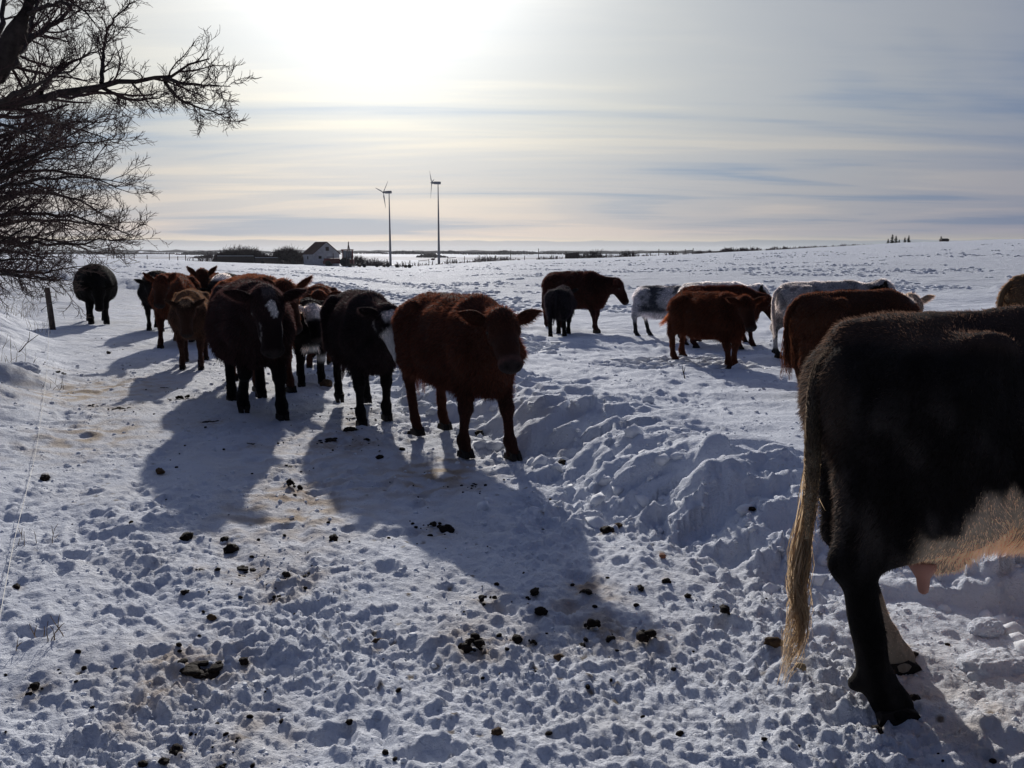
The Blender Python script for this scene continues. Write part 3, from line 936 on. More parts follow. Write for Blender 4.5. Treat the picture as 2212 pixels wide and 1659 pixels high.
    F3 = np.concatenate([F4[:, [0, 1, 2]], F4[:, [0, 2, 3]]])
    def flow(P):
        f = np.tile(np.array((-0.75, 0.0, -0.62)), (len(P), 1))
        hcc = ((P - poll) @ M) / hs
        isH = sm(-0.12, 0.02, hcc[:, 0]) * (np.abs(hcc[:, 1]) < 0.2) * (np.abs(hcc[:, 2]) < 0.22)
        leg = sm(0.6, 0.45, P[:, 2])
        f = f * (1 - leg[:, None]) + np.array((0, 0, -1.0)) * leg[:, None]
        return f * (1 - isH[:, None]) + (u * 0.9) * isH[:, None]
    def lenf(P):
        hcc = ((P - poll) @ M) / hs
        isH = sm(-0.05, 0.10, hcc[:, 0]) * (np.abs(hcc[:, 1]) < 0.2) * (np.abs(hcc[:, 2]) < 0.22)
        l = 0.42 + 0.58 * sm(0.42, 0.66, P[:, 2])
        l = l * (1 + 0.9 * np.exp(-((P[:, 2] - 0.58) / 0.07) ** 2) * (P[:, 0] > hx + 0.1) * (P[:, 0] < bx + 0.25))
        l = l * (1 - 0.72 * isH * sm(0.0, 0.25, hcc[:, 0]) - 0.15 * isH)
        pol = np.exp(-((hcc[:, 0]) / 0.07) ** 2) * (hcc[:, 2] > 0) * (np.abs(hcc[:, 1]) < 0.1)
        l = l * (0.7 + 0.6 * sm(-0.5, 0.6, noise3(P * 5, seed + 9)))
        return l * (1 + 0.6 * pol) * (P[:, 2] > 0.09) * (0.75 + 0.25 * sm(0.1, 0.5, P[:, 2]))
    def keep(P):
        hcc = ((P - poll) @ M) / hs
        return 1.0 - 0.96 * (hcc[:, 0] > 0.40) * (np.abs(hcc[:, 1]) < 0.15)
    if hairs:
        hv, hf, hcl = hair_tris(V, F3, nrm, cols, hairs, hair[0], hair[1], seed * 3 + 1, 0.55, flow, lenf, keep)
        o = mesh_np('hair', hv, hf, M_HAIR, root, False, hcl)
        tag(o, kind='stuff')
    # hooves: two claws each
    for ft, lift, i in feet:
        mb = MB()
        tilt = 0.9 if lift > 0.02 and i < 2 else (0.5 if lift > 0.02 else 0.0)
        for sd in (-1, 1):
            pr = [(-0.062, 0.0), (-0.052, 0.042), (0.02, 0.064), (0.062, 0.040), (0.085, 0.004), (0.082, -0.004)]
            a = []
            for (hx_, hz_) in pr:
                for dyy in (0.006, 0.052):
                    shr = 0.8 if hx_ > 0.05 else 1.0
                    a.append((hx_, sd * dyy * shr * legr, hz_))
            a += [(-0.062, sd * 0.006 * legr, -0.006), (-0.062, sd * 0.050 * legr, -0.006)]
            a = np.array(a)
            ct, st_ = math.cos(tilt), math.sin(tilt)
            ro = np.stack([a[:, 0] * ct + a[:, 2] * st_, a[:, 1], -a[:, 0] * st_ + a[:, 2] * ct], -1)
            ro = ro * 1.02 + np.array((ft[0] + 0.004, ft[1], ft[2] - 0.030))
            n_ = 7
            top = [(2 * q, 2 * q + 2, 2 * q + 3, 2 * q + 1) for q in range(n_ - 1)] + [(2 * n_ - 2, 0, 1, 2 * n_ - 1)]
            fs = top + [tuple(2 * q for q in range(n_))[::-1], tuple(2 * q + 1 for q in range(n_))]
            mb.add(ro, fs)
        mb.build('hoof', M_HOOF, root)
    # ears
    cfn = lambda hcp: coat(H(*hcp)[None], np.array([hcp]), np.random.default_rng(0))[0]
    for sd in (-1, 1):
        ev, ef = ear_mesh(sd, earL * hs, 0.088 * hs)
        tipd = unit(v * sd * 0.95 + wv * (0.10 + ears_up) - u * (0.22 + 0.2 * ears_up))
        face = unit(u * 0.75 + wv * 0.35 + v * sd * 0.3)
        face = unit(face - (face @ tipd) * tipd)
        up = np.cross(tipd, face)
        E = np.stack([tipd, -face, up * (1 if sd > 0 else -1)], 0)
        ev = ev @ E + H(0.005, sd * 0.120, 0.01)
        ecol = np.tile(cfn((0.01, sd * 0.12, 0.02)), (len(ev), 1))
        ear_o = mesh_np('ear', ev, ef, M_HIDE, root, True, ecol)
        if hairs >= 9000:
            tri = []
            for f in ef:
                tri += [(f[0], f[1], f[2]), (f[0], f[2], f[3])]
            tri = np.array(tri)
            nn_ = np.zeros_like(ev)
            fnm = np.cross(ev[tri[:, 1]] - ev[tri[:, 0]], ev[tri[:, 2]] - ev[tri[:, 0]])
            for q in range(3): np.add.at(nn_, tri[:, q], fnm)
            nn_ /= np.linalg.norm(nn_, axis=1, keepdims=True) + 1e-9
            fl_ = lambda P: np.tile(tipd, (len(P), 1))
            hv, hf, hcl = hair_tris(ev, tri, nn_, ecol, 700 if hairs < 30000 else 1400, 0.040, hair[1] * 0.6, seed + 77, 0.5, fl_)
            tag(mesh_np('ear_hair', hv, hf, M_HAIR, ear_o, False, hcl), kind='stuff')
    if eyes:
        for sd in (-1, 1):
            bm = MB()
            th = np.linspace(0, math.pi, 7)
            e0 = H(0.125, sd * 0.108, 0.012)
            rr_ = 0.021 * hs
            VV = []; FF = []
            for i_, t_ in enumerate(th):
                for j_ in range(10):
                    p_ = j_ * 2 * math.pi / 10
                    VV.append(e0 + rr_ * np.array((math.sin(t_) * math.cos(p_), math.sin(t_) * math.sin(p_), math.cos(t_))))
            for i_ in range(6):
                for j_ in range(10):
                    k_ = (j_ + 1) % 10
                    FF.append((i_ * 10 + j_, (i_ + 1) * 10 + j_, (i_ + 1) * 10 + k_, i_ * 10 + k_))
            bm.add(VV, FF)
            bm.build('eye', M_EYE, root, True)
    # tail
    tp = tail or dict(pts=[(hx - 0.22, 0, 1.19), (hx - 0.31, 0.0, 1.10), (hx - 0.335, 0.01, 0.92), (hx - 0.32, 0.015, 0.70)], end=(hx - 0.30, 0.02, 0.34), n=160, col=None, w=0.05)
    pts = np.array(tp['pts'], float)
    tt = np.linspace(0, len(pts) - 1, 12)
    cp = np.stack([np.interp(tt, np.arange(len(pts)), pts[:, q]) for q in range(3)], -1)
    cp[1:-1] = (cp[:-2] + 2 * cp[1:-1] + cp[2:]) / 4
    mb = MB(); mb.tube(cp, np.linspace(0.036, 0.016, 12), 8)
    bc = coat(np.array([pts[0]]), (((pts[0] - poll) @ M) / hs)[None], np.random.default_rng(0))[0] if tp.get('bcol') is None else np.array(tp['bcol'])
    tc_ = np.array(tp['col']) if tp.get('col') is not None else bc
    allv = np.concatenate(mb.V)
    fz = sm(pts[0][2], pts[-1][2], allv[:, 2])[:, None]
    fz = fz ** 1.5
    tail_o = mesh_np('tail', allv, mb.F, M_HIDE, root, True, bc * (1 - fz) + tc_ * fz)
    if hairs >= 20000:
        q4 = np.array([f for f in mb.F if len(f) == 4])
        t3 = np.concatenate([q4[:, [0, 1, 2]], q4[:, [0, 2, 3]]])
        tn = vnormals(allv, q4)
        hv, hf, hcl = hair_tris(allv, t3, tn, bc * (1 - fz) + tc_ * fz, 5000 if hairs > 60000 else 900, 0.045, hair[1], seed + 500, 0.35, lambda P: np.tile(np.array((0, 0, -1.0)), (len(P), 1)))
        tag(mesh_np('tail_hair', hv, hf, M_HAIR, tail_o, False, hcl), kind='stuff')
    # switch of long hair: strands bundled into a few wavy locks
    ns = tp.get('n', 160)
    P0 = pts[-1]; P1 = np.array(tp['end'], float)
    nl = tp.get('locks', 5)
    HV = []; HF = []; HC = []; off = 0
    seg = 12
    lockoff = np.clip(g.normal(size=(nl, 2)), -1.3, 1.3) * tp.get('w', 0.05)
    lockph = g.random((nl, 2)) * 6.28
    lockl = 0.72 + 0.34 * g.random(nl)
    for q in range(ns):
        k_ = q % nl
        t_ = np.linspace(0, 1, seg)
        st0 = -0.55 * g.random()
        L_ = lockl[k_] * (0.75 + 0.3 * g.random())
        a_ = cp[int(len(cp) * (1 + st0 * 0.9)) - 1] if st0 < -0.05 else P0
        c_ = a_[None] * (1 - t_[:, None]) + (P0 + (P1 - P0) * L_)[None] * t_[:, None]
        sp = t_ ** 1.1
        c_[:, 0] += lockoff[k_, 0] * sp * (1.2 - 0.5 * t_) + 0.016 * np.sin(t_ * 11 + lockph[k_, 0]) * t_ * tp.get('wave', 1)
        c_[:, 1] += lockoff[k_, 1] * sp + 0.014 * np.sin(t_ * 9 + lockph[k_, 1]) * t_ * tp.get('wave', 1)
        j_ = np.clip(g.normal(size=3), -1.6, 1.6) * tp.get('jit', 0.011) * (1 - 0.45 * t_)[0]
        bulge = np.sin(np.pi * np.clip(t_ * 1.05, 0, 1)) ** 0.7
        c_ += j_[None] * (0.5 + bulge[:, None]) + g.normal(size=3)[None] * 0.007 * t_[:, None]
        ww = tp.get('hw', 0.0035) * (1 - 0.75 * t_)
        sdv = unit(np.array((g.normal(), g.normal(), 0.1)))
        A_ = c_ - sdv * ww[:, None]; B_ = c_ + sdv * ww[:, None]
        HV.append(np.stack([A_, B_], 1).reshape(-1, 3))
        fr = [(off + 2 * i_, off + 2 * i_ + 1, off + 2 * i_ + 3, off + 2 * i_ + 2) for i_ in range(seg - 1)]
        HF += fr; off += 2 * seg
        HC.append(np.tile(tc_ * (0.6 + 0.7 * g.random()), (2 * seg, 1)))
    sw = mesh_np('tail_switch', np.concatenate(HV), np.array(HF), M_TUFT, tail_o, False, np.concatenate(HC))
    tag(sw, kind='stuff')
    return root, V, F3, nrm, cols


def solid(c, leg=None, var=0.2):
    c = np.array(c)
    leg = np.array(leg) if leg is not None else c * 0.6
    def f(V, hc, g):
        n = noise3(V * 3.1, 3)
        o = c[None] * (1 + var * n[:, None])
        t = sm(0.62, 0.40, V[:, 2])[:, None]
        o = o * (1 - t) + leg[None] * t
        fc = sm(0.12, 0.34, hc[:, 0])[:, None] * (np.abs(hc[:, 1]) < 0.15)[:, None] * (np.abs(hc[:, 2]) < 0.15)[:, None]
        return np.clip(o * (1 - 0.35 * fc), 0, 1)
    return f


def over(base, *layers):
    """base coat with patches: (mask function of V, hc -> 0..1, colour)"""
    def f(V, hc, g):
        o = base(V, hc, g)
        for m, c in layers:
            k = np.clip(m(V, hc), 0, 1)[:, None]
            o = o * (1 - k) + np.array(c)[None] * k
        return o
    return f


inhead = lambda hc, a=-0.05: (hc[:, 0] > a) * (np.abs(hc[:, 1]) < 0.14) * (hc[:, 2] > -0.16) * (hc[:, 2] < 0.14)

nz_ = lambda V, sc, sd: noise3(V * sc, sd)
HERD = 'cattle walking and standing in the snow'
W4 = ((0.13, 0), (-0.12, 0), (-0.12, 0), (0.14, 0))
W4b = ((-0.14, 0.03), (0.14, 0), (0.14, 0), (-0.12, 0))

# big dark roan cow that fills the right edge
def coatA(V, hc, g):
    n = nz_(V, 4.0, 31); n2 = nz_(V * np.array([1, 1, 0.45]), 16, 34)
    o = np.array((0.013, 0.011, 0.011))[None] * (1 + 0.5 * n2[:, None])
    grey = np.clip(sm(0.1, 0.6, n2 + 0.5 * n) * sm(1.15, 0.85, V[:, 2]) * 0.5, 0, 1)[:, None]
    o = o * (1 - grey) + np.array((0.075, 0.066, 0.062)) * grey
    top = sm(1.17, 1.23, V[:, 2] + 0.03 * n)[:, None] * 0.85
    o = o * (1 - top) + np.array((0.065, 0.043, 0.034)) * top
    rear = sm(-0.80, -0.86, V[:, 0])[:, None] * sm(0.55, 0.75, V[:, 2])[:, None] * 0.7
    o = o * (1 - rear) + np.array((0.06, 0.045, 0.037)) * rear
    bel = sm(0.775, 0.715, V[:, 2] + 0.07 * n + 0.05 * n2 + 0.10 * sm(-0.46, -0.56, V[:, 0]) + 0.05 * sm(-0.1, 0.2, V[:, 0])) * sm(-0.64, -0.58, V[:, 0]) * (V[:, 2] > 0.46)
    o = o * (1 - bel[:, None]) + np.array((0.58, 0.47, 0.35)) * bel[:, None]
    inner = (V[:, 2] < 0.30) * (V[:, 1] > 0.05) * sm(-0.60, -0.55, V[:, 0]) * 0.8
    o = o * (1 - inner[:, None]) + np.array((0.45, 0.38, 0.30)) * inner[:, None]
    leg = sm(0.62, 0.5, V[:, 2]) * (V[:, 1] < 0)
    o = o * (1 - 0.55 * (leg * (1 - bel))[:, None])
    return np.clip(o, 0, 1)

CA_POS = (2.06, 3.12)
rootA, VA, FA, NA, CAc = make_cow(
    'huge dark roan cow at the right edge, seen from the side with a blond tail', HERD, CA_POS, -2, 1.13, 1.0, 1.0, head=(0, 60), neck=(0.36, -0.30),
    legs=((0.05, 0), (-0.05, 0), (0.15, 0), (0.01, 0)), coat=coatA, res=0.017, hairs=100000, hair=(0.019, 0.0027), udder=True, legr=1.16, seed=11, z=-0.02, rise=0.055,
    tail=dict(pts=[(-0.76, -0.03, 1.17), (-0.85, -0.05, 1.14), (-0.885, -0.08, 0.98), (-0.88, -0.09, 0.75), (-0.89, -0.09, 0.58)], end=(-0.925, -0.08, 0.12), n=300, col=(0.32, 0.26, 0.18), bcol=(0.05, 0.043, 0.037), w=0.010, jit=0.005, locks=6, hw=0.0026, wave=1.9))
for tx_, ty_ in ((-0.525, -0.10), (-0.40, 0.05)):
    mb = MB()
    q_ = 0.0 if ty_ < 0 else 0.03
    mb.tube([(tx_, ty_, 0.52 + q_), (tx_ + 0.002, ty_, 0.475 + q_), (tx_ + 0.004, ty_, 0.455 + q_), (tx_ + 0.006, ty_, 0.43 + q_), (tx_ + 0.008, ty_, 0.41 + q_), (tx_ + 0.008, ty_, 0.403 + q_)], [0.060, 0.032, 0.021, 0.019, 0.015, 0.007], 14)
    mb.build('teat', M_TEAT, rootA, True)

# red-brown heifer in the middle
make_cow('red-brown heifer in the centre foreground with both ears out, looking at the viewer', HERD, (-0.47, 7.55), -62, 1.0, 1.0, 1.02, head=(-14, 40), neck=(0.33, -0.09),
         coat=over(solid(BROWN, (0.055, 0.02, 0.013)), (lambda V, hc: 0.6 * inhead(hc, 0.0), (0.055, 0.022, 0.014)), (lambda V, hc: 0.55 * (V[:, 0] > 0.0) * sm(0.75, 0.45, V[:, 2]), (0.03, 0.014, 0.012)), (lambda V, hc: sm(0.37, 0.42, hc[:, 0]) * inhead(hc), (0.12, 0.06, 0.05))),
         hairs=46000, hair=(0.036, 0.005), legs=((0.14, 0), (-0.10, 0), (-0.02, 0), (0.10, 0)), seed=3, legr=1.0, headS=1.04, res=0.020, earL=0.20)

# black cow with a white face behind her
whiteface = lambda V, hc: inhead(hc, 0.0) * sm(-0.02, 0.03, hc[:, 0] + 0.02 * noise3(V * 8, 4)) * sm(-0.13, -0.07, hc[:, 2]) * sm(0.118, 0.105, np.abs(hc[:, 1]))
make_cow('black cow with a white face, its head half hidden behind the red-brown heifer', HERD, (-1.56, 9.2), -70, 0.99, 0.95, 1.02, head=(24, 58), neck=(0.36, -0.12),
         coat=over(solid((0.022, 0.015, 0.017), BLACK), (whiteface, WHITE), (lambda V, hc: np.exp(-((hc[:, 0] - 0.125) / 0.035) ** 2 - ((np.abs(hc[:, 1]) - 0.10) / 0.04) ** 2) * 1.2, BLACK)),
         hairs=36000, hair=(0.034, 0.0055), legs=((-0.10, 0), (0.14, 0), (-0.08, 0), (0.10, 0.07)), seed=5, res=0.021,
         tail=dict(pts=[(-0.82, 0, 1.19), (-0.90, 0.0, 1.08), (-0.90, -0.02, 0.85), (-0.93, -0.05, 0.60)], end=(-0.93, -0.09, 0.26), n=150, w=0.035, locks=3, wave=1.6))

# big black cow with a blaze, leading the column
def blaze(V, hc):
    c = np.abs(hc[:, 1] - 0.012)
    wd = 0.050 - 0.62 * np.abs(hc[:, 0] - 0.12 - 0.5 * hc[:, 1]) + 0.016 * noise3(V * 14, 6)
    return inhead(hc, 0.02) * (c < wd) * (hc[:, 0] > 0.04) * (hc[:, 2] > 0)
make_cow('big black cow with a white blaze on its forehead, leading the column', HERD, (-2.78, 9.45), -66, 1.05, 1.0, 1.30, head=(4, 66), neck=(0.36, -0.05),
         coat=over(solid((0.030, 0.017, 0.018), BLACK), (blaze, WHITE), (lambda V, hc: 0.7 * np.exp(-((hc[:, 0] + 0.01) / 0.05) ** 2) * inhead(hc, -0.1) * (np.abs(hc[:, 1]) < 0.05), (0.16, 0.14, 0.14)),
                   (lambda V, hc: 0.8 * (np.abs(hc[:, 0] - 0.28) < 0.07) * (np.abs(np.abs(hc[:, 1]) - 0.082) < 0.004) * inhead(hc), (0.25, 0.23, 0.22))),
         hairs=42000, hair=(0.038, 0.0055), legs=((0.18, 0), (-0.14, 0.05), (-0.02, 0), (0.12, 0)), seed=6, legr=1.15, headS=1.2, res=0.021, belly=0.05, ears_up=-0.12, earL=0.20)

make_cow('large red-brown cow whose back rises behind the black cow with the blaze', HERD, (-3.22, 11.15), -58, 1.06, 1.05, 1.25, head=(8, 62), neck=(0.40, -0.05),
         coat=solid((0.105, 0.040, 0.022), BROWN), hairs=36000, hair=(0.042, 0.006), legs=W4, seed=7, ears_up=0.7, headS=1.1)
make_cow('black calf with a white poll and white knee patch, beside the brown head', HERD, (-2.66, 11.62), -76, 0.84, 0.92, 0.95, head=(12, 62), neck=(0.34, -0.05),
         coat=over(solid(BLACK, BLACK), (lambda V, hc: inhead(hc, -0.06) * sm(0.19, 0.15, hc[:, 0]) * sm(-0.10, -0.03, hc[:, 2]), WHITE), (lambda V, hc: inhead(hc, 0.1) * sm(-0.05, -0.075, hc[:, 2]), WHITE),
                   (lambda V, hc: (V[:, 0] > 0.35) * np.exp(-((V[:, 2] - 0.58) / 0.05) ** 2) * (np.abs(V[:, 1]) < 0.12), WHITE), (lambda V, hc: (V[:, 1] > 0) * (V[:, 0] > 0.4) * np.exp(-((V[:, 2] - 0.42) / 0.045) ** 2) * 1.1, WHITE)),
         hairs=16000, hair=(0.034, 0.007), legs=((-0.05, 0), (0.1, 0), (0.05, 0), (-0.08, 0)), seed=8, legr=1.15)
make_cow('red-brown cow just behind the calf with the white poll, mostly hidden', HERD, (-2.95, 13.6), -80, 0.93, 1.0, 1.05, head=(10, 60), neck=(0.36, -0.08),
         coat=solid((0.068, 0.024, 0.014), BROWN), hairs=14000, hair=(0.036, 0.008), legs=W4b, seed=9)
make_cow('small tan calf walking towards the viewer with its head down', HERD, (-4.68, 12.95), -74, 0.86, 0.95, 1.05, head=(-4, 76), neck=(0.32, -0.14),
         coat=over(solid((0.095, 0.055, 0.034), (0.045, 0.022, 0.018)), (lambda V, hc: 0.92 * (hc[:, 0] > -0.06) * (np.abs(hc[:, 1]) < 0.3) * (hc[:, 2] > -0.16), (0.030, 0.017, 0.014)), (lambda V, hc: 0.75 * (V[:, 0] > 0.1) * sm(1.1, 0.95, V[:, 2]), (0.06, 0.03, 0.022)), (lambda V, hc: np.exp(-((hc[:, 0] + 0.01) / 0.04) ** 2) * inhead(hc, -0.12) * (np.abs(hc[:, 1]) < 0.07), (0.3, 0.22, 0.15))),
         hairs=26000, hair=(0.04, 0.006), legs=W4, seed=10, ears_up=0.45, headS=1.1)
make_cow('red-brown cow directly behind the tan calf, one ear raised', HERD, (-6.02, 15.9), -80, 0.98, 1.0, 1.12, head=(-6, 60), neck=(0.36, -0.03),
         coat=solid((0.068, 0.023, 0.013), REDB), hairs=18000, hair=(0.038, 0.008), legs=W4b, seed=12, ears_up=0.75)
make_cow('black cow at the left end of the column, behind the red-brown one', HERD, (-7.55, 19.0), -78, 0.95, 1.0, 1.15, head=(10, 60), neck=(0.36, -0.15),
         coat=solid(BLACK, BLACK), hairs=14000, hair=(0.036, 0.009), legs=W4, seed=13)
make_cow('red-brown cow with its head held high in the middle of the column', HERD, (-6.25, 18.1), -74, 1.0, 1.0, 1.15, head=(6, 55), neck=(0.30, 0.02),
         coat=solid((0.078, 0.028, 0.015), BROWN), hairs=16000, hair=(0.036, 0.009), legs=W4b, seed=14, ears_up=0.75)
make_cow('black cow with a white withers patch, only its back showing in the column', HERD, (-5.42, 16.9), -80, 0.98, 1.0, 1.05, head=(0, 65), neck=(0.34, -0.25),
         coat=over(solid(BLACK, BLACK), (lambda V, hc: sm(1.17, 1.22, V[:, 2]) * (V[:, 0] > 0.35), WHITE)), hairs=12000, hair=(0.036, 0.009), legs=W4, seed=15)
make_cow('round black cow walking alone on the left beside the fence post', HERD, (-9.62, 20.6), -63, 1.02, 0.92, 1.42, head=(6, 84), neck=(0.26, -0.42),
         coat=solid((0.005, 0.004, 0.004), (0.005, 0.004, 0.004)), hairs=26000, hair=(0.022, 0.006), legs=((0.10, 0), (-0.10, 0), (0.05, 0), (-0.05, 0)), seed=16, belly=0.06, legr=1.25, ears_up=-0.2)

# cattle in the open field
make_cow('dark red cow in the field with its lowered head in profile to the right', HERD, (1.22, 16.9), -44, 0.87, 0.98, 1.12, head=(32, 60), neck=(0.42, -0.16),
         coat=solid((0.036, 0.012, 0.010), (0.035, 0.012, 0.012)), hairs=26000, hair=(0.034, 0.008), legs=((-0.12, 0), (0.12, 0), (0.1, 0), (-0.06, 0)), seed=17)
make_cow('shaggy black calf seen from behind, beside the dark red field cow', HERD, (0.86, 15.6), 78, 0.67, 0.85, 1.0, head=(0, 50), neck=(0.34, -0.1),
         coat=solid((0.020, 0.017, 0.022), BLACK), hairs=18000, hair=(0.055, 0.009), legs=W4, seed=18, legr=1.2)
roan = lambda V, hc: 0.93 * sm(-0.22, 0.28, nz_(V, 2.6, 55) + 0.12 + 0.35 * nz_(V, 15, 56)) * sm(0.62, 0.72, V[:, 2]) * sm(-0.66, -0.50, V[:, 0])
make_cow('white calf with blue-black side patches in the field', HERD, (2.62, 15.3), -40, 0.70, 0.9, 0.98, head=(0, 50), neck=(0.34, -0.1),
         coat=over(solid((0.44, 0.45, 0.48), (0.4, 0.4, 0.42)), (roan, (0.045, 0.05, 0.065)), (lambda V, hc: sm(0.42, 0.34, V[:, 2]), (0.03, 0.03, 0.035))),
         hairs=18000, hair=(0.042, 0.009), legs=((-0.05, 0), (0.1, 0), (0.10, 0), (-0.08, 0)), seed=19, legr=1.15)
make_cow('shaggy brown calf in the field in front of the others, one hoof lifted', HERD, (2.50, 11.25), -58, 0.72, 0.98, 1.12, head=(-18, 58), neck=(0.32, -0.06),
         coat=over(solid((0.055, 0.019, 0.011), (0.07, 0.024, 0.014)), (lambda V, hc: sm(0.38, 0.42, hc[:, 0]) * inhead(hc) * sm(0.0, -0.05, hc[:, 2]), (0.25, 0.18, 0.14))),
         hairs=36000, hair=(0.050, 0.0065), legs=((-0.06, 0), (0.12, 0), (-0.08, 0.05), (-0.05, 0)), seed=20, legr=1.2, headS=1.12,
         tail=dict(pts=[(-0.80, 0, 1.16), (-0.90, 0.0, 1.0), (-0.98, -0.02, 0.80)], end=(-1.16, -0.15, 0.62), n=160, w=0.04, locks=4, col=(0.34, 0.13, 0.05)))
make_cow('dark red cow whose back shows above the shaggy brown calf', HERD, (3.20, 13.65), -18, 0.74, 0.95, 1.05, head=(0, 60), neck=(0.34, -0.2),
         coat=solid((0.055, 0.016, 0.010), (0.05, 0.016, 0.012)), hairs=16000, hair=(0.045, 0.008), legs=W4, seed=21, legr=1.1)
make_cow('white-faced calf with black ears and nose looking out behind the brown calf', HERD, (3.32, 14.4), -26, 0.76, 0.9, 0.95, head=(14, 52), neck=(0.36, -0.06),
         coat=over(solid((0.62, 0.62, 0.62), (0.05, 0.05, 0.055)), (lambda V, hc: (np.abs(hc[:, 1]) > 0.115) * (hc[:, 0] > -0.1), BLACK), (lambda V, hc: sm(0.37, 0.41, hc[:, 0]) * inhead(hc), BLACK)),
         hairs=16000, hair=(0.036, 0.008), legs=W4b, seed=22)
make_cow('white roan cow with dark flecks and a black ear, walking away to the right', HERD, (4.22, 11.9), 2, 0.81, 0.96, 1.0, head=(-20, 50), neck=(0.34, 0.0),
         coat=over(solid((0.42, 0.41, 0.41), (0.05, 0.05, 0.05)), (lambda V, hc: sm(-0.05, 0.5, nz_(V, 8, 65)) * 0.6 * (V[:, 2] > 0.6), (0.08, 0.075, 0.08)), (lambda V, hc: sm(0.0, 0.35, nz_(V, 3.0, 66)) * (V[:, 0] > -0.6) * (V[:, 2] < 1.18), (0.03, 0.03, 0.035)),
                   (lambda V, hc: (np.abs(hc[:, 1]) > 0.11) * (hc[:, 0] > -0.1) * 1.0, BLACK), (lambda V, hc: sm(0.38, 0.33, V[:, 2]) * sm(0.16, 0.22, V[:, 2]), (0.6, 0.6, 0.6))),
         hairs=22000, hair=(0.042, 0.007), legs=W4, seed=23)
make_cow('red-brown cow standing between the roan cow and the huge dark cow', HERD, (3.33, 8.55), 12, 0.88, 0.86, 1.05, head=(0, 62), neck=(0.30, -0.42),
         coat=over(solid((0.062, 0.026, 0.016), (0.05, 0.02, 0.014)), (lambda V, hc: sm(0.5, 0.7, V[:, 0]) * sm(1.14, 1.2, V[:, 2]), WHITE)), hairs=34000, hair=(0.036, 0.006), legs=((0, 0), (0, 0), (0.12, 0), (-0.02, 0)), seed=24, z=0.12)
make_cow('pale cow whose curly cream poll shows above the huge dark back', HERD, (4.55, 10.9), -88, 0.80, 1.0, 1.0, head=(0, 50), neck=(0.30, -0.01),
         coat=solid((0.36, 0.29, 0.23), (0.3, 0.2, 0.15)), hairs=14000, hair=(0.045, 0.007), legs=W4, seed=25, z=0.10)
make_cow('brown cow cut off by the right edge of the view', HERD, (6.10, 9.45), 4, 1.02, 1.0, 1.05, head=(0, 50), neck=(0.36, -0.1),
         coat=solid((0.13, 0.08, 0.045), (0.06, 0.03, 0.02)), hairs=14000, hair=(0.04, 0.007), legs=W4, seed=26, z=0.10)


# ------------------------------------------------------------------ trees
def wp(xd, yd, depth):
    """world point at a place of the 2212 wide view, at a distance along the view axis"""
    cx = (xd - 1106) / FPX * depth; cy = -(yd - 829.5) / FPX * depth
    return np.array((cx, depth * math.cos(PITCH) + cy * math.sin(PITCH), CAM_H - depth * math.sin(PITCH) + cy * math.cos(PITCH)))


M_BARK = flat_mat('bark', (0.050, 0.040, 0.036), 0.9, 0.1, 0.4, 14.0, bump=0.6)
M_TWIG = flat_mat('twig', (0.070, 0.044, 0.042), 0.85, 0.1, 0.3, 5.0)


def unitv(a):
    return a / (np.linalg.norm(a, axis=-1, keepdims=True) + 1e-9)


def paths(start, dirn, length, nseg, wig, trop, g):
    B = len(start)
    P = np.zeros((B, nseg + 1, 3)); P[:, 0] = start
    d = unitv(dirn)
    st = (length / nseg)[:, None]
    for i in range(nseg):
        d = unitv(d + g.normal(size=(B, 3)) * wig + np.array((0, 0, trop)))
        P[:, i + 1] = P[:, i] + d * st
    return P


def tubes(P, r0, r1, sides):
    B, n, _ = P.shape
    T = unitv(np.gradient(P, axis=1))
    ref = np.where(np.abs(T[..., 2:3]) > 0.9, np.array((1.0, 0, 0)), np.array((0, 0, 1.0)))
    A = unitv(np.cross(T, ref)); Bv = np.cross(T, A)
    t = np.linspace(0, 1, n)
    rad = r0[:, None] * (1 - t) + r1[:, None] * t
    th = np.arange(sides) * 2 * math.pi / sides
    V = P[:, :, None] + rad[:, :, None, None] * (np.cos(th)[None, None, :, None] * A[:, :, None] + np.sin(th)[None, None, :, None] * Bv[:, :, None])
    idx = np.arange(B * n * sides).reshape(B, n, sides)
    nx = np.roll(idx, -1, axis=2)
    F = np.stack([idx[:, :-1], nx[:, :-1], nx[:, 1:], idx[:, 1:]], -1).reshape(-1, 4)
    return V.reshape(-1, 3), F


def spawn(P, r, L, k, g, tmin=0.15, angle=(26, 54), ratio=(0.35, 0.6), flat=0.0, rr=0.42):
    """k children on every parent path"""
    B, n, _ = P.shape
    par = np.repeat(np.arange(B), k)
    t = tmin + (1 - tmin) * ((np.tile(np.arange(k), B) + g.random(B * k)) / k)
    f = np.clip(t, 0, 0.999) * (n - 1); i = f.astype(int); u = (f - i)[:, None]
    S = P[par, i] * (1 - u) + P[par, i + 1] * u
    D = unitv(P[par, i + 1] - P[par, i])
    ax = unitv(np.cross(D, g.normal(size=D.shape)))
    a = np.radians(g.uniform(*angle, size=len(par)))[:, None]
    C = D * np.cos(a) + ax * np.sin(a)
    Lc = L[par] * g.uniform(*ratio, size=len(par)) * (1.15 - 0.6 * t)
    rc = np.maximum(r[par] * (1 - 0.7 * t) * rr, 0.0016)
    return S, C, Lc, rc


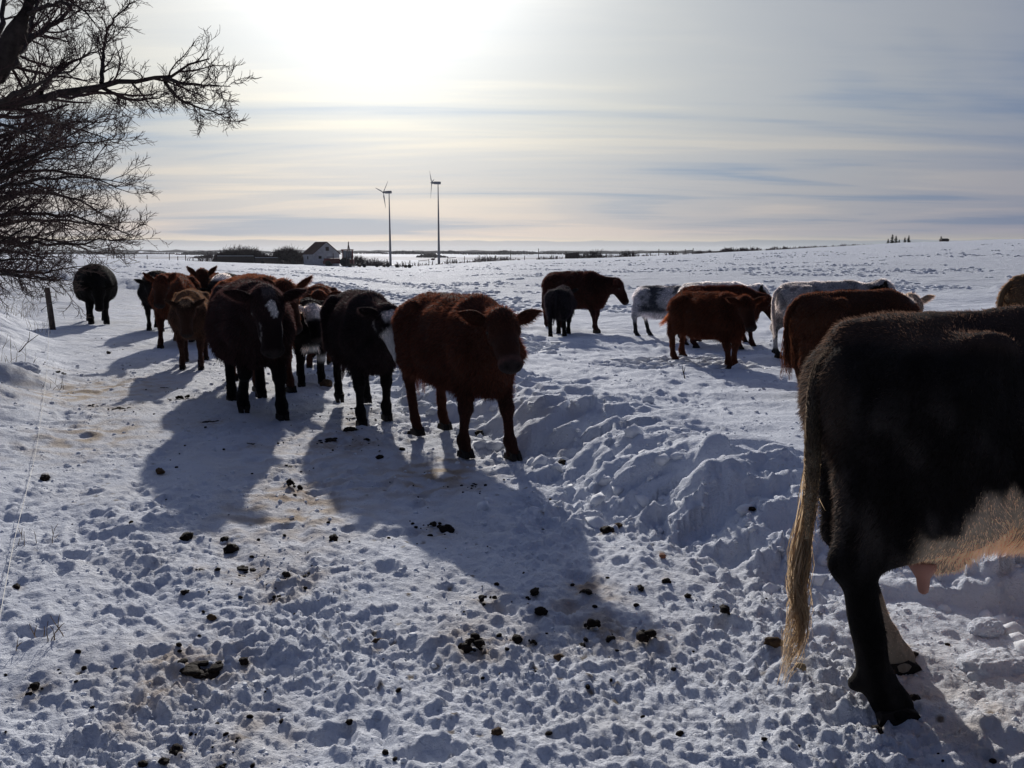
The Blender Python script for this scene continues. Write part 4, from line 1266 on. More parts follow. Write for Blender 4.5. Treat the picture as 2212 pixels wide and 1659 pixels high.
def resample(pts, n):
    pts = np.asarray(pts, float)
    d = np.concatenate([[0], np.cumsum(np.linalg.norm(np.diff(pts, axis=0), axis=1))])
    # smooth through the points
    for _ in range(2):
        q = [pts[0]]
        for a, b in zip(pts[:-1], pts[1:]):
            q += [a * 0.75 + b * 0.25, a * 0.25 + b * 0.75]
        q.append(pts[-1]); pts = np.array(q)
    d = np.concatenate([[0], np.cumsum(np.linalg.norm(np.diff(pts, axis=0), axis=1))])
    s_ = np.linspace(0, d[-1], n)
    return np.stack([np.interp(s_, d, pts[:, k]) for k in range(3)], -1), d[-1]


def build_tree(label, base, trunk_pts, trunk_r, limbs, seed, dens=(9, 6, 4), group='bare trees along the left bank', name='bare_tree', twig_r=0.0022, trop=0.035, wig=0.12, rat=(0.30, 0.52)):
    """limbs: (points, start radius, end radius). Everything relative to world; the root stands at base."""
    g = np.random.default_rng(seed)
    root = empty(name, tuple(base))
    tag(root, label, 'tree', group)
    b = np.array(base)
    tp, tl = resample(np.array(trunk_pts) - b, 14)
    V, F = tubes(tp[None], np.array([trunk_r[0]]), np.array([trunk_r[1]]), 12)
    V = V * 1.0
    V[:, :2] += 0.012 * noise2(V[:, 2] * 5, V[:, 0] * 12, seed)[:, None]
    mesh_np('trunk', V, F, M_BARK, root, True)
    lev = []
    for pts, r0, r1 in limbs:
        P, L = resample(np.array(pts) - b, 16)
        P[1:-1] += g.normal(size=(14, 3)) * 0.006 * L
        V, F = tubes(P[None], np.array([r0]), np.array([r1]), 9)
        mesh_np('limb', V, F, M_BARK, root, True)
        lev.append((P[None], np.array([r0]), np.array([L])))
    allV, allF, off = [], [], 0
    cur = lev
    P0 = np.concatenate([c[0] for c in cur]); r0 = np.concatenate([c[1] for c in cur]); L0 = np.concatenate([c[2] for c in cur])
    nsegs = (8, 5, 4, 3)
    for lvl, k in enumerate(dens):
        S, C, Lc, rc = spawn(P0, r0, L0, k, g, 0.12 if lvl == 0 else 0.10, ratio=rat if lvl == 0 else (0.32, 0.62))
        if lvl == 0:
            Lc = np.clip(Lc, 0.20, 1.5)
        Lc = np.maximum(Lc, 0.07)
        P = paths(S, C, Lc, nsegs[min(lvl, 3)], wig, trop * (1 + 0.5 * lvl), g)
        end = np.maximum(rc * 0.35, twig_r * 0.7)
        V, F = tubes(P, np.maximum(rc, twig_r), end, 4 if lvl == 0 else 3)
        allV.append(V); allF.append(F + off); off += len(V)
        P0, r0, L0 = P, rc, Lc
    V = np.concatenate(allV); F = np.concatenate(allF)
    o = mesh_np('twigs', V, F, M_TWIG, root, False)
    tag(o, kind='stuff')
    return root, len(F)


def build_vegetation():
    tot = 0
    # --- the big tree whose limb reaches over the lane
    D = 7.6
    W = lambda x, y, d=D: wp(x, y, d)
    base = np.array((-5.55, 7.3, gz(-5.55, 7.3) - 0.1))
    trunk = [base, base + (0.05, 0.05, 0.9), W(-190, 330), W(-120, 250), W(-10, 165), W(38, 69), W(70, -5), W(95, -120), W(105, -330)]
    main = [W(-150, 290), W(-50, 262), W(0, 231), W(88, 207), W(184, 196), W(223, 180), W(276, 169), W(307, 178), W(353, 167), W(392, 154), W(422, 142), W(452, 127)]
    limbs = [
        (main, 0.054, 0.006),
        ([W(353, 167), W(395, 180, D - .2), W(453, 186, D - .3), W(480, 184, D - .4), W(498, 187, D - .4)], 0.020, 0.003),
        ([W(223, 190), W(276, 217, D + .3), W(330, 215, D + .5), W(372, 200, D + .6)], 0.018, 0.003),
        ([W(357, 178), W(384, 215, D + .2), W(422, 230, D + .3), W(461, 242, D + .4), W(495, 255, D + .4)], 0.016, 0.003),
        ([W(219, 180), W(225, 115, D + .2), W(227, 69, D + .2), W(250, 31, D + .3), W(292, 4, D + .4)], 0.020, 0.004),
        ([W(88, 200), W(115, 154, D + .3), W(169, 127, D + .5), W(219, 104, D + .7)], 0.022, 0.004),
        ([W(-90, 262), W(0, 213, D - .4), W(90, 176, D - .8), W(165, 150, D - 1.0), W(185, 110, D - 1.1)], 0.030, 0.004),
        ([W(30, 95), W(110, 60, D + .4), W(150, 25, D + .6), W(175, -60, D + .8)], 0.030, 0.006),
        ([W(0, 170), W(40, 120, D + .5), W(75, 40, D + 1.0), W(100, -60, D + 1.2)], 0.045, 0.010),
        ([W(60, 30), W(120, 5, D - .3), W(170, 10, D - .5), W(205, 50, D - .6)], 0.022, 0.004),
        ([W(-60, 215), W(-20, 120, D + .8), W(10, 40, D + 1.2), W(20, -80, D + 1.4)], 0.05, 0.012),
        ([W(-100, 250), W(-20, 260, D - .5), W(70, 290, D - .7), W(140, 330, D - .8)], 0.026, 0.004),
        ([W(20, 225), W(80, 250, D + .5), W(150, 270, D + .8), W(225, 300, D + 1.0), W(262, 310, D + 1.0)], 0.020, 0.003),
    ]
    tot += build_tree('large bare tree at the left edge with one long limb reaching over the lane', base, trunk, (0.15, 0.06), limbs, 41, dens=(16, 6, 4), twig_r=0.0023, rat=(0.16, 0.36))[1]
    # --- lower, denser trees behind it
    D = 11.0
    base = np.array((-8.0, 10.9, gz(-8.0, 10.9) - 0.1))
    trunk = [base, base + (0, 0, 0.6), wp(-130, 470, D), wp(-100, 330, D), wp(-80, 180, D)]
    limbs = []
    for (sx, sy), (ex, ey), bow, dd in (((-120, 420), (262, 300), -25, .0), ((-120, 440), (278, 415), -60, .6), ((-120, 470), (262, 395), -45, -.6), ((-120, 500), (285, 508), -45, .3), ((-125, 480), (210, 262), -15, -.4), ((-125, 520), (272, 520), 5, -.3), ((-120, 400), (150, 235), -20, .8), ((-120, 350), (235, 262), -30, .5), ((-125, 500), (240, 470), -70, 1.0), ((-125, 540), (180, 575), 30, .2), ((-100, 330), (90, 180), -10, -.6), ((-125, 520), (120, 598), 25, -.8)):
        mid1 = (sx * 0.66 + ex * 0.34, sy * 0.66 + ey * 0.34 + bow); mid2 = (sx * 0.3 + ex * 0.7, sy * 0.3 + ey * 0.7 + bow * 0.9)
        limbs.append(([wp(sx, sy, D), wp(*mid1, D + dd * 0.5), wp(*mid2, D + dd), wp(ex, ey, D + dd * 1.2)], 0.036, 0.004))
    tot += build_tree('dense bare tree with drooping branches below the long limb', base, trunk, (0.13, 0.05), limbs, 42, dens=(17, 7, 4), twig_r=0.0031, rat=(0.18, 0.42))[1]
    D = 14.5
    base = np.array((-9.9, 14.3, gz(-9.9, 14.3) - 0.1))
    trunk = [base, wp(-90, 540, D), wp(-60, 400, D), wp(-30, 240, D)]
    limbs = []
    for (sx, sy), (ex, ey), bow in (((-80, 480), (205, 440), -60), ((-80, 500), (262, 498), -30), ((-70, 450), (190, 340), -50), ((-60, 400), (150, 280), -30), ((-90, 520), (230, 540), -20), ((-80, 530), (140, 560), 0), ((-60, 420), (70, 260), -20)):
        mid = ((sx + ex) / 2, (sy + ey) / 2 + bow)
        limbs.append(([wp(sx, sy, D), wp(*mid, D + random.uniform(-.6, .6)), wp(ex, ey, D + random.uniform(-.8, .8))], 0.04, 0.005))
    tot += build_tree('reddish bare tree deeper in the row, behind the drooping one', base, trunk, (0.12, 0.05), limbs, 43, dens=(16, 7, 3), twig_r=0.0038, rat=(0.2, 0.45))[1]
    # low brush at the left edge near the ground
    D = 9.3
    base = np.array((-5.95, 9.0, gz(-5.95, 9.0) - 0.05))
    trunk = [base, wp(-60, 600, D), wp(-40, 520, D)]
    limbs = [([wp(-60, 600, D), wp(20, 590, D - .3), wp(110, 610, D - .4), wp(135, 600, D - .4)], 0.018, 0.003), ([wp(-55, 590, D), wp(0, 560, D), wp(60, 560, D + .3), wp(120, 560, D + .4)], 0.018, 0.003),
             ([wp(-50, 560, D), wp(30, 500, D + .2), wp(110, 480, D + .3)], 0.018, 0.003), ([wp(-45, 540, D), wp(10, 460, D + .2), wp(60, 430, D + .3)], 0.018, 0.003)]
    tot += build_tree('low bush of thin bare branches at the left edge beside the post', base, trunk, (0.035, 0.02), limbs, 44, dens=(13, 6, 3), name='bare_bush', twig_r=0.0028, rat=(0.2, 0.42))[1]
    print('tree quads', tot)


build_vegetation()

# ------------------------------------------------------------------ left bank: post, wire, dead stalks
M_WOOD = flat_mat('weathered_wood', (0.085, 0.065, 0.055), 0.9, 0.1, 0.4, 9.0, bump=0.6)
M_STRAW = flat_mat('straw', (0.20, 0.14, 0.09), 0.8, 0.15, 0.3, 4.0)
M_WIRE = flat_mat('wire', (0.18, 0.17, 0.17), 0.5, 0.5, 0.1, 4.0)

pp = gpt(112, 684, 0.28)
root = empty('fence_post', (pp[0], pp[1], gz(pp[0], pp[1]) - 0.05), 0.3)
tag(root, 'leaning wooden fence post on the left snow bank beside the lone black cow', 'fence post')
mb = MB()
prof = [(0, 0.062), (0.35, 0.060), (0.75, 0.056), (0.97, 0.054), (1.0, 0.045)]
mb.tube([(-0.05 * z_, 0.0, z_ * 0.93) for z_, _ in prof], [r_ for _, r_ in prof], 9)
mb.build('post', M_WOOD, root, False)
mb = MB(); mb.tube([(-0.02, -0.05, 0.60), (0.07, -0.06, 0.605), (0.09, 0.0, 0.61), (0.04, 0.06, 0.60)], 0.006, 5); mb.build('wire_staple', M_WIRE, root)

# thin electric fence strand lying down the left bank
pts = []
for xd, yd in ((108, 640), (104, 700), (100, 790), (86, 870), (75, 930), (52, 1010), (28, 1090), (8, 1170), (-12, 1260)):
    q = gpt(xd, yd, 0.22)
    pts.append((q[0], q[1], gzf(q[0], q[1]) + 0.035))
pts[0] = (pp[0], pp[1] - 0.08, gz(*pp) + 0.55)
mb = MB(); mb.tube(resample(pts, 40)[0], 0.0018, 5)
o = mb.build('fence_wire', M_WIRE)
tag(o, 'thin fence wire lying loosely down the left snow bank from the post', 'wire')


def stalk_tuft(label, x, y, n, h, seed, spread=0.25, group='dead grass tufts on the left bank'):
    g = np.random.default_rng(seed)
    z0 = gz(x, y)
    root = empty('dead_grass', (x, y, z0))
    P = []
    for i in range(n):
        a = g.uniform(0, 6.28); rr = g.uniform(0, spread)
        s0 = np.array((rr * math.cos(a), rr * math.sin(a), 0)); s0[2] = gzf(x + s0[0], y + s0[1]) - z0 - 0.02
        d = np.array((g.normal() * 0.25 + 0.1, g.normal() * 0.25, 1.0)); L = h * g.uniform(0.4, 1.1)
        pth = paths(s0[None], d[None], np.array([L]), 4, 0.13, -0.05, g)
        P.append(pth[0])
        if g.random() < 0.6:
            pth2 = paths(pth[0, 2][None], (d + g.normal(size=3) * 0.5)[None], np.array([L * 0.4]), 4, 0.1, 0.0, g)
            P.append(pth2[0])
    P = np.array(P)
    V, F = tubes(P, np.full(len(P), 0.0030), np.full(len(P), 0.0014), 3)
    o = mesh_np('stalks', V, F, M_STRAW, root)
    tag(o, kind='stuff')
    tag(root, label, 'grass', group)


for i, (xd, yd, n, h, sp, lab) in enumerate((
        (22, 672, 26, 0.55, 0.4, 'tall dead grass at the left edge beneath the low bush'), (55, 660, 26, 0.5, 0.35, 'dead grass tuft just left of the fence post'),
        (84, 690, 16, 0.42, 0.25, 'dead grass stalks at the foot of the fence post'), (125, 790, 8, 0.22, 0.15, 'few dead stalks below the fence post shadow'),
        (10, 770, 12, 0.4, 0.3, 'bent dead stalks at the left edge above the snow lump'), (60, 1060, 6, 0.14, 0.15, 'sparse dead stalks half buried low on the left bank'),
        (95, 1240, 7, 0.13, 0.2, 'sparse dead stalks at the left beside the trodden snow'))):
    q = gpt(xd, yd, 0.3)
    stalk_tuft(lab, q[0], q[1], n, h, 300 + i, sp)

for i, (xd, yd, L, hd, lab) in enumerate(((85, 655, 0.5, 0.35, 'dark fallen branch leaning on the snow left of the post'), (36, 745, 0.5, 0.5, 'broken dark stick rising from the snow at the left edge'), (1480, 838, 0.20, 1.3, 'single dark twig standing up in the field snow'))):
    q = gpt(xd, yd, 0.25 if i < 2 else 0.15)
    z0 = gzf(q[0], q[1]) - 0.02
    g = np.random.default_rng(60 + i)
    P = paths(np.zeros((1, 3)), np.array([[0.8 if i < 2 else -0.15, 0.1, hd]]), np.array([L]), 6, 0.10, 0.0, g)
    P2 = paths(P[:, 3], np.array([[0.4, 0.2, 0.9]]), np.array([L * 0.35]), 6, 0.12, 0.0, g)
    V, F = tubes(np.concatenate([P, P2]), np.array([0.010, 0.006]) * (1.0 if i < 2 else 0.8), np.array([0.004, 0.003]), 5)
    o = mesh_np('fallen_stick', V, F, M_BARK, None, True, loc=(q[0], q[1], z0))
    tag(o, lab, 'stick')

# ------------------------------------------------------------------ dung and snow lumps
M_DUNG = flat_mat('dung', (0.018, 0.012, 0.009), 0.8, 0.12, 0.5, 30.0, bump=0.8)
M_DUNGB = flat_mat('brown_dung', (0.085, 0.050, 0.026), 0.85, 0.2, 0.5, 30.0, bump=0.8)
M_SNOWLUMP = flat_mat('snow_lump', (0.80, 0.82, 0.86), 0.8, 0.06, 0.06, 20.0, bump=0.5)


def ico(sub):
    import bmesh
    bm = bmesh.new(); bmesh.ops.create_icosphere(bm, subdivisions=sub, radius=1.0)
    V = np.array([v.co[:] for v in bm.verts]); F = np.array([[v.index for v in f.verts] for f in bm.faces])
    bm.free(); return V, F


ICO2, ICO3 = ico(2), ico(3)


def lump(c, r, seed, sq=0.75, rough=0.22, I=None):
    V, F = I or ICO3
    V = V.copy()
    n = 0.6 * noise3(V * 1.4 + seed, seed) + 0.4 * noise3(V * 3.4 + seed, seed + 1) + 0.25 * noise3(V * 7.5, seed + 2)
    V = V * (1 + rough * n)[:, None]
    g = np.random.default_rng(seed)
    M = np.array(Matrix.Rotation(g.uniform(0, 6.28), 3, 'Z') @ Matrix.Diagonal(Vector((1.0 + 0.3 * g.random(), 0.8, sq))))
    return V @ M.T * r + np.array(c), F


DG = 'dung on the trodden lane'
M_OR = flat_mat('orange_dung', (0.26, 0.11, 0.06), 0.8, 0.2, 0.3, 20.0, bump=0.5)
M_YEL = flat_mat('frosted_dung', (0.36, 0.27, 0.15), 0.85, 0.1, 0.5, 25.0, bump=0.6)
for i, (xd, yd, wd, kd, lab) in enumerate(dung):
    q = gpt(xd, yd, 0.02)
    # refine with the true height
    for _ in range(2):
        q = gpt(xd, yd, gzf(q[0], q[1]))
    dep = q[1]
    r = wd / FPX * dep * 0.5
    z0 = gzf(q[0], q[1])
    g = random.Random(900 + i)
    mat = {'b': M_DUNGB, 'o': M_OR, 'y': M_YEL}.get(kd, M_DUNG)
    mb = MB()
    if kd in 'cboy':
        V, F = lump((0, 0, r * 0.28), r, 900 + i, 0.70, 0.50)
        mb.add(V, F)
        if kd == 'b':
            V, F = lump((r * 0.7, -r * 0.3, r * 0.2), r * 0.5, 950 + i, 0.7, 0.3, ICO2); mb.add(V, F)
    else:
        flat = kd in 'fF'
        n = 9 if kd in 'pf' else 20
        for k in range(n):
            a = g.uniform(0, 6.28); rr = r * math.sqrt(g.random()) * 0.85
            lx, ly = rr * math.cos(a), rr * math.sin(a) * (0.8 if not flat else 0.6)
            rk = r * g.uniform(0.14, 0.44) * (1.0 - 0.4 * rr / r)
            lz = gzf(q[0] + lx, q[1] + ly) - z0
            V, F = lump((lx, ly, lz + rk * (0.15 if flat else 0.5) + (0 if flat else 0.5 * r * (1 - rr / r))), rk, 1000 + i * 20 + k, 0.35 if flat else 0.8, 0.35, ICO2)
            mb.add(V, F)
    if kd in 'PF':
        o = empty('dung_pile', (q[0], q[1], z0))
        mb.build('dung_lumps', mat, o, True)
        sb = MB()
        for k in range(6 if kd == 'F' else 3):
            a = g.uniform(0, 6.28); rr = r * 0.55 * g.random()
            V, F = lump((rr * math.cos(a), rr * math.sin(a) * 0.6 - (0.3 * r if kd == 'P' else 0), 0.02 * r), r * g.uniform(0.14, 0.26), 1500 + i * 9 + k, 0.5, 0.25, ICO2)
            sb.add(V, F)
        sb.build('snow_cap', M_SNOWLUMP, o, True)
    else:
        o = mb.build('dung_clod' if kd in 'cboy' else 'dung_pile', mat, None, True, loc=(q[0], q[1], z0))
    tag(o, lab, 'dung', DG)

# crumbs nobody could count
g = np.random.default_rng(77)
mbv, mbf, off = [], [], 0
cnt = 0
centres = [gpt(d[0], d[1]) for d in dung if d[3] in 'pPfF']
while cnt < 420:
    if g.random() < 0.6:
        c = centres[g.integers(len(centres))]
        x, y = c[0] + g.normal() * 0.16, c[1] + g.normal() * 0.2
    else:
        y = 2.6 + 14 * g.random() ** 1.6
        xa = max(np.interp(y, LF_Y, LF_X) + 0.2, -0.62 * y); xb = min(np.interp(y, RF_Y, RF_X) - 0.1, 0.62 * y)
        x = xa + (xb - xa) * g.random()
    if y < 2.3: continue
    r = 0.004 + 0.010 * g.random() ** 2
    V, F = lump((x, y, gzf(x, y) + r * 0.3), r, 3000 + cnt, 0.7, 0.3, ICO2 if r > 0.011 else (ICO1 if 'ICO1' in globals() else ico(1)))
    mbv.append(V); mbf.append(F + off); off += len(V)
    cnt += 1
o = mesh_np('dung_crumbs', np.concatenate(mbv), np.concatenate(mbf), M_DUNG)
tag(o, 'tiny dark dung crumbs strewn over the trodden snow of the lane', 'dung crumbs', kind='stuff')

# loose snow granules and chunks over the lane and ridge foot
mbv, mbf, off = [], [], 0
I1 = ico(1)
N_CH = 6500
yy = 2.4 + 12 * g.random(N_CH) ** 1.7
xx = g.uniform(-0.62, 0.62, N_CH) * yy
sz = (0.004 + 0.011 * g.random(N_CH) ** 4) * (0.7 + yy / 9)
xf = np.interp(yy, RF_Y, RF_X)
sz *= np.where(np.abs(xx - xf - 0.2) < 0.5, 1.35, 1.0)
zz = ground(xx, yy)
den = noise2(xx / 0.8, yy / 0.8, 201)
kp = den > -0.15
xx, yy, sz, zz = xx[kp], yy[kp], sz[kp], zz[kp]
N_B = 700
yb = 2.8 + 17 * g.random(N_B) ** 1.3
xb = np.interp(yb, RF_Y, RF_X) + g.normal(size=N_B) * 0.35 + 0.15
sb_ = (0.015 + 0.050 * g.random(N_B) ** 3) * (0.8 + yb / 20)
xx = np.concatenate([xx, xb]); yy = np.concatenate([yy, yb]); sz = np.concatenate([sz, sb_]); zz = np.concatenate([zz, ground(xb, yb)])
V0, F0 = I1
jit = 1 + 0.30 * g.normal(size=(len(xx), len(V0), 1))
Vc = V0[None] * jit * sz[:, None, None] * np.array((1, 1, 0.8)) + np.stack([xx, yy, zz - sz * 0.05], -1)[:, None]
Fc = F0[None] + (np.arange(len(xx)) * len(V0))[:, None, None]
o = mesh_np('snow_granules', Vc.reshape(-1, 3), Fc.reshape(-1, 3), M_SNOWLUMP, smooth=True)
tag(o, 'loose snow granules scattered over the trodden lane', 'snow', kind='stuff')

# single snow lumps
for i, (xd, yd, wd, zz_, lab) in enumerate(((45, 805, 70, 0.25, 'rounded snow lump on the left bank below the post'), (2150, 1440, 150, 0.02, 'big soft snow lump at the right under the huge cow'), (2130, 1362, 80, 0.05, 'smaller soft snow lump behind the big one under the huge cow'),
        (1975, 1405, 50, 0.02, 'snow lump capping the brown-black clod right of the hoof'), (1490, 722, 14, 0.15, 'snow chunk in the field below the roan calf'), (1400, 872, 26, 0.2, 'snow block fallen on the crest of the ploughed ridge'), (880, 873, 18, 0.05, 'pale snow chunk standing behind the heifer belly'))):
    q = gpt(xd, yd, zz_)
    for _ in range(2):
        q = gpt(xd, yd, gzf(q[0], q[1]) * 1.0)
    r = wd / FPX * q[1] * 0.5
    V, F = lump((0, 0, 0.0), r, 4000 + i, 0.5 if wd > 40 else 0.8, 0.20, ico(5) if wd > 40 else ICO3)
    nn_ = noise2(V[:, 0] / 0.045 + 7, V[:, 1] / 0.045, 330 + i); n2_ = noise2(V[:, 0] / 0.02, V[:, 1] / 0.02 + 3, 340 + i)
    V[:, 2] += 0.008 * np.abs(nn_) + 0.005 * np.abs(n2_)
    o = mesh_np('snow_lump', V, F, M_SNOW, None, True, col=np.ones((len(V), 3)), loc=(q[0], q[1], gz(q[0], q[1]) + 0.005))
    tag(o, lab, 'snow lump', 'lumps of snow')

# ------------------------------------------------------------------ the farm and the far country
M_BARNW = flat_mat('old_white_boards', (0.42, 0.41, 0.42), 0.85, 0.1, 0.22, 1.2)
M_ROOF = flat_mat('dark_red_roof', (0.050, 0.014, 0.018), 0.85, 0.1, 0.3, 1.5)
M_DARK = flat_mat('dark_opening', (0.02, 0.018, 0.02), 0.8, 0.1, 0.1)
M_RED = flat_mat('faded_red_paint', (0.12, 0.014, 0.018), 0.6, 0.3, 0.3, 1.5)
M_STEEL = flat_mat('galvanised_steel', (0.17, 0.175, 0.20), 0.45, 0.5, 0.12, 0.8)
M_RUST = flat_mat('rusty_iron', (0.055, 0.035, 0.035), 0.8, 0.2, 0.4, 2.0)
M_TYRE = flat_mat('tyre', (0.02, 0.02, 0.022), 0.8, 0.2, 0.1)
M_GLASS = flat_mat('cab_glass', (0.25, 0.30, 0.36), 0.15, 0.6, 0.05)
M_BUSH = flat_mat('bush_twigs', (0.060, 0.038, 0.045), 0.9, 0.05, 0.3, 0.6)
M_SPRUCE = flat_mat('spruce_needles', (0.022, 0.030, 0.024), 0.9, 0.05, 0.4, 0.8)
M_POST = flat_mat('old_post', (0.06, 0.048, 0.045), 0.9, 0.1, 0.3, 3.0)


def far_pt(xd, d):
    x = (xd - 1106) / FPX * d * 0.989
    return x, d, gz(x, d)


# barn
bx_, by_, bz_ = far_pt(694, 205)
root = empty('barn', (bx_, by_, bz_ - 0.3), R(36))
tag(root, 'small old white barn with a dark red gable roof beyond the field', 'barn')
Wd, Ln, Hw, Hr = 6.3, 5.6, 2.95, 2.55          # gable faces local -Y, long side local -X
V = [(-Wd / 2, -Ln / 2, 0), (Wd / 2, -Ln / 2, 0), (Wd / 2, Ln / 2, 0), (-Wd / 2, Ln / 2, 0), (-Wd / 2, -Ln / 2, Hw), (Wd / 2, -Ln / 2, Hw), (Wd / 2, Ln / 2, Hw), (-Wd / 2, Ln / 2, Hw), (0, -Ln / 2, Hw + Hr), (0, Ln / 2, Hw + Hr)]
mesh_np('wall', V, [(0, 1, 5, 8, 4), (2, 3, 7, 9, 6), (3, 0, 4, 7), (1, 2, 6, 5)], M_BARNW, root)
for sd in (-1, 1):
    e = 0.30
    nx_, nz__ = Hr / math.hypot(Hr, Wd / 2) * sd, (Wd / 2) / math.hypot(Hr, Wd / 2)
    a = np.array((sd * (Wd / 2 + 0.25), 0, Hw - 0.25 * Hr / (Wd / 2))); b = np.array((0, 0, Hw + Hr))
    q = [a + (0, -Ln / 2 - e, 0), b + (0, -Ln / 2 - e, 0), b + (0, Ln / 2 + e, 0), a + (0, Ln / 2 + e, 0)]
    off_ = np.array((nx_, 0, nz__)) * 0.12
    V = [p + off_ * 0.05 for p in q] + [p + off_ for p in q]
    mesh_np('roof_slope', V, [(0, 1, 2, 3), (4, 5, 6, 7), (0, 1, 5, 4), (1, 2, 6, 5), (2, 3, 7, 6), (3, 0, 4, 7)], M_ROOF, root)
mb = MB(); mb.box((-Wd / 2 - 0.03, 0.3, 2.0), (0.05, 0.6, 0.7)); mb.build('window', M_DARK, root)
mb = MB(); mb.box((0.2, -Ln / 2 - 0.03, 4.0), (0.8, 0.05, 0.9)); mb.build('hay_door', M_RUST, root)
mb = MB(); mb.box((0.9, -Ln / 2 - 0.03, 1.15), (1.9, 0.05, 2.3)); mb.build('door', flat_mat('grey_door', (0.24, 0.22, 0.25), 0.8, 0.1, 0.2, 2.0), root)
mb = MB(); mb.box((-1.6, -Ln / 2 - 0.03, 2.1), (0.7, 0.05, 0.6)); mb.build('window', M_DARK, root)


def wheel(mb, c, r, wdt, n=18):
    pts = [(c[0], c[1] - wdt / 2, c[2]), (c[0], c[1] - wdt * 0.46, c[2]), (c[0], c[1] + wdt * 0.46, c[2]), (c[0], c[1] + wdt / 2, c[2])]
    mb.tube(pts, [r * 0.86, r, r, r * 0.86], n)


# red tractor / swather
tx, ty, tz = far_pt(738, 196)
root = empty('tractor', (tx, ty, tz - 0.1), R(4), 1.18)
tag(root, 'old red tractor with a glazed cab parked beside the white barn', 'tractor')
mb = MB(); mb.box((-1.8, 0, 1.05), (3.0, 1.3, 0.95), taper=0.94); mb.box((0.9, 0, 0.95), (2.6, 1.7, 0.8)); mb.box((-3.1, 0, 0.8), (0.6, 1.1, 0.6)); mb.build('hull', M_RED, root)
for sx_ in (0.15, 1.95):
    for sy_ in (-0.7, 0.7):
        mb = MB(); mb.box((sx_, sy_, 2.15), (0.12, 0.12, 1.7)); mb.build('cab_post', M_RED, root)
mb = MB(); mb.box((1.05, -0.7, 2.15), (0.09, 0.09, 1.7)); mb.build('cab_post', M_RED, root)
mb = MB(); mb.box((1.05, 0, 3.08), (2.3, 1.8, 0.22), taper=0.9); mb.build('cab_roof', M_RED, root)
mb = MB(); mb.box((1.05, 0.72, 2.15), (1.7, 0.03, 1.5)); mb.build('cab_window', M_GLASS, root)
for wx_, wr in ((0.6, 0.85), (-2.4, 0.55)):
    for sy_ in (-1.0, 1.0):
        mb = MB(); wheel(mb, (wx_, sy_, wr), wr, 0.45); mb.build('wheel', M_TYRE, root)
mb = MB(); mb.tube([(-1.6, 0.3, 1.5), (-1.6, 0.3, 2.5)], 0.06, 6); mb.build('exhaust_pipe', M_RUST, root)

ax_, ay_, az_ = far_pt(753, 193)
root = empty('hoist', (ax_, ay_, az_ - 0.1), R(8))
tag(root, 'rusty A-frame hoist standing up behind the red tractor', 'hoist')
for a, b in (((-0.75, -0.5, 0), (0, 0, 5.0)), ((0.95, -0.4, 0), (0, 0, 5.0)), ((0.1, 1.1, 0), (0, 0, 5.0))):
    mb = MB(); mb.tube([a, b], [0.11, 0.08], 6); mb.build('leg', M_RUST, root)
mb = MB(); mb.tube([(-0.45, -0.3, 2.1), (0.55, -0.25, 2.1)], 0.06, 6); mb.build('cross_bar', M_RUST, root)
mb = MB(); mb.tube([(0, 0, 4.9), (0.02, 0, 5.4)], 0.12, 6); mb.build('pulley_head', M_RUST, root)

# low implements rusting in the snow
for i, (xd, d, L_, lab) in enumerate(((772, 186, 4.4, 'long low rusty implement half buried before the red tractor'), (872, 184, 3.6, 'low harrow with small wheels left of the taller turbine'), (826, 190, 3.2, 'flat rusty machine frame under the shorter turbine'), (600, 196, 9.0, 'row of rusty scrap lying along the field edge left of the barn'))):
    x, y, z = far_pt(xd, d)
    root = empty('farm_implement', (x, y, z), R(random.uniform(-12, 12)))
    tag(root, lab, 'machine', 'old machines along the field edge')
    g = random.Random(500 + i)
    mb = MB(); mb.tube([(-L_ / 2, -0.3, 0.35), (L_ / 2, -0.3, 0.38)], 0.09, 6); mb.tube([(-L_ / 2, 0.5, 0.35), (L_ / 2, 0.5, 0.42)], 0.09, 6)
    for k in range(int(L_ * 1.6)):
        px_ = -L_ / 2 + (k + 0.5) / 1.6
        mb.tube([(px_, -0.4, 0.0), (px_ + g.uniform(-.2, .2), 0.2, g.uniform(0.4, 0.75))], 0.05, 5)
    mb.build('frame', M_RUST, root)
    for sx_ in (-L_ * 0.36, L_ * 0.36):
        mb = MB(); wheel(mb, (sx_, -0.5, 0.36), 0.40, 0.22, 12); mb.build('wheel', M_TYRE, root)
    mb = MB(); V, F = lump((L_ * 0.1, 0, 0.35), 0.5, 600 + i, 0.7, 0.3, ICO2); mb.add(V, F); mb.build('gear_box', M_RUST, root, True)

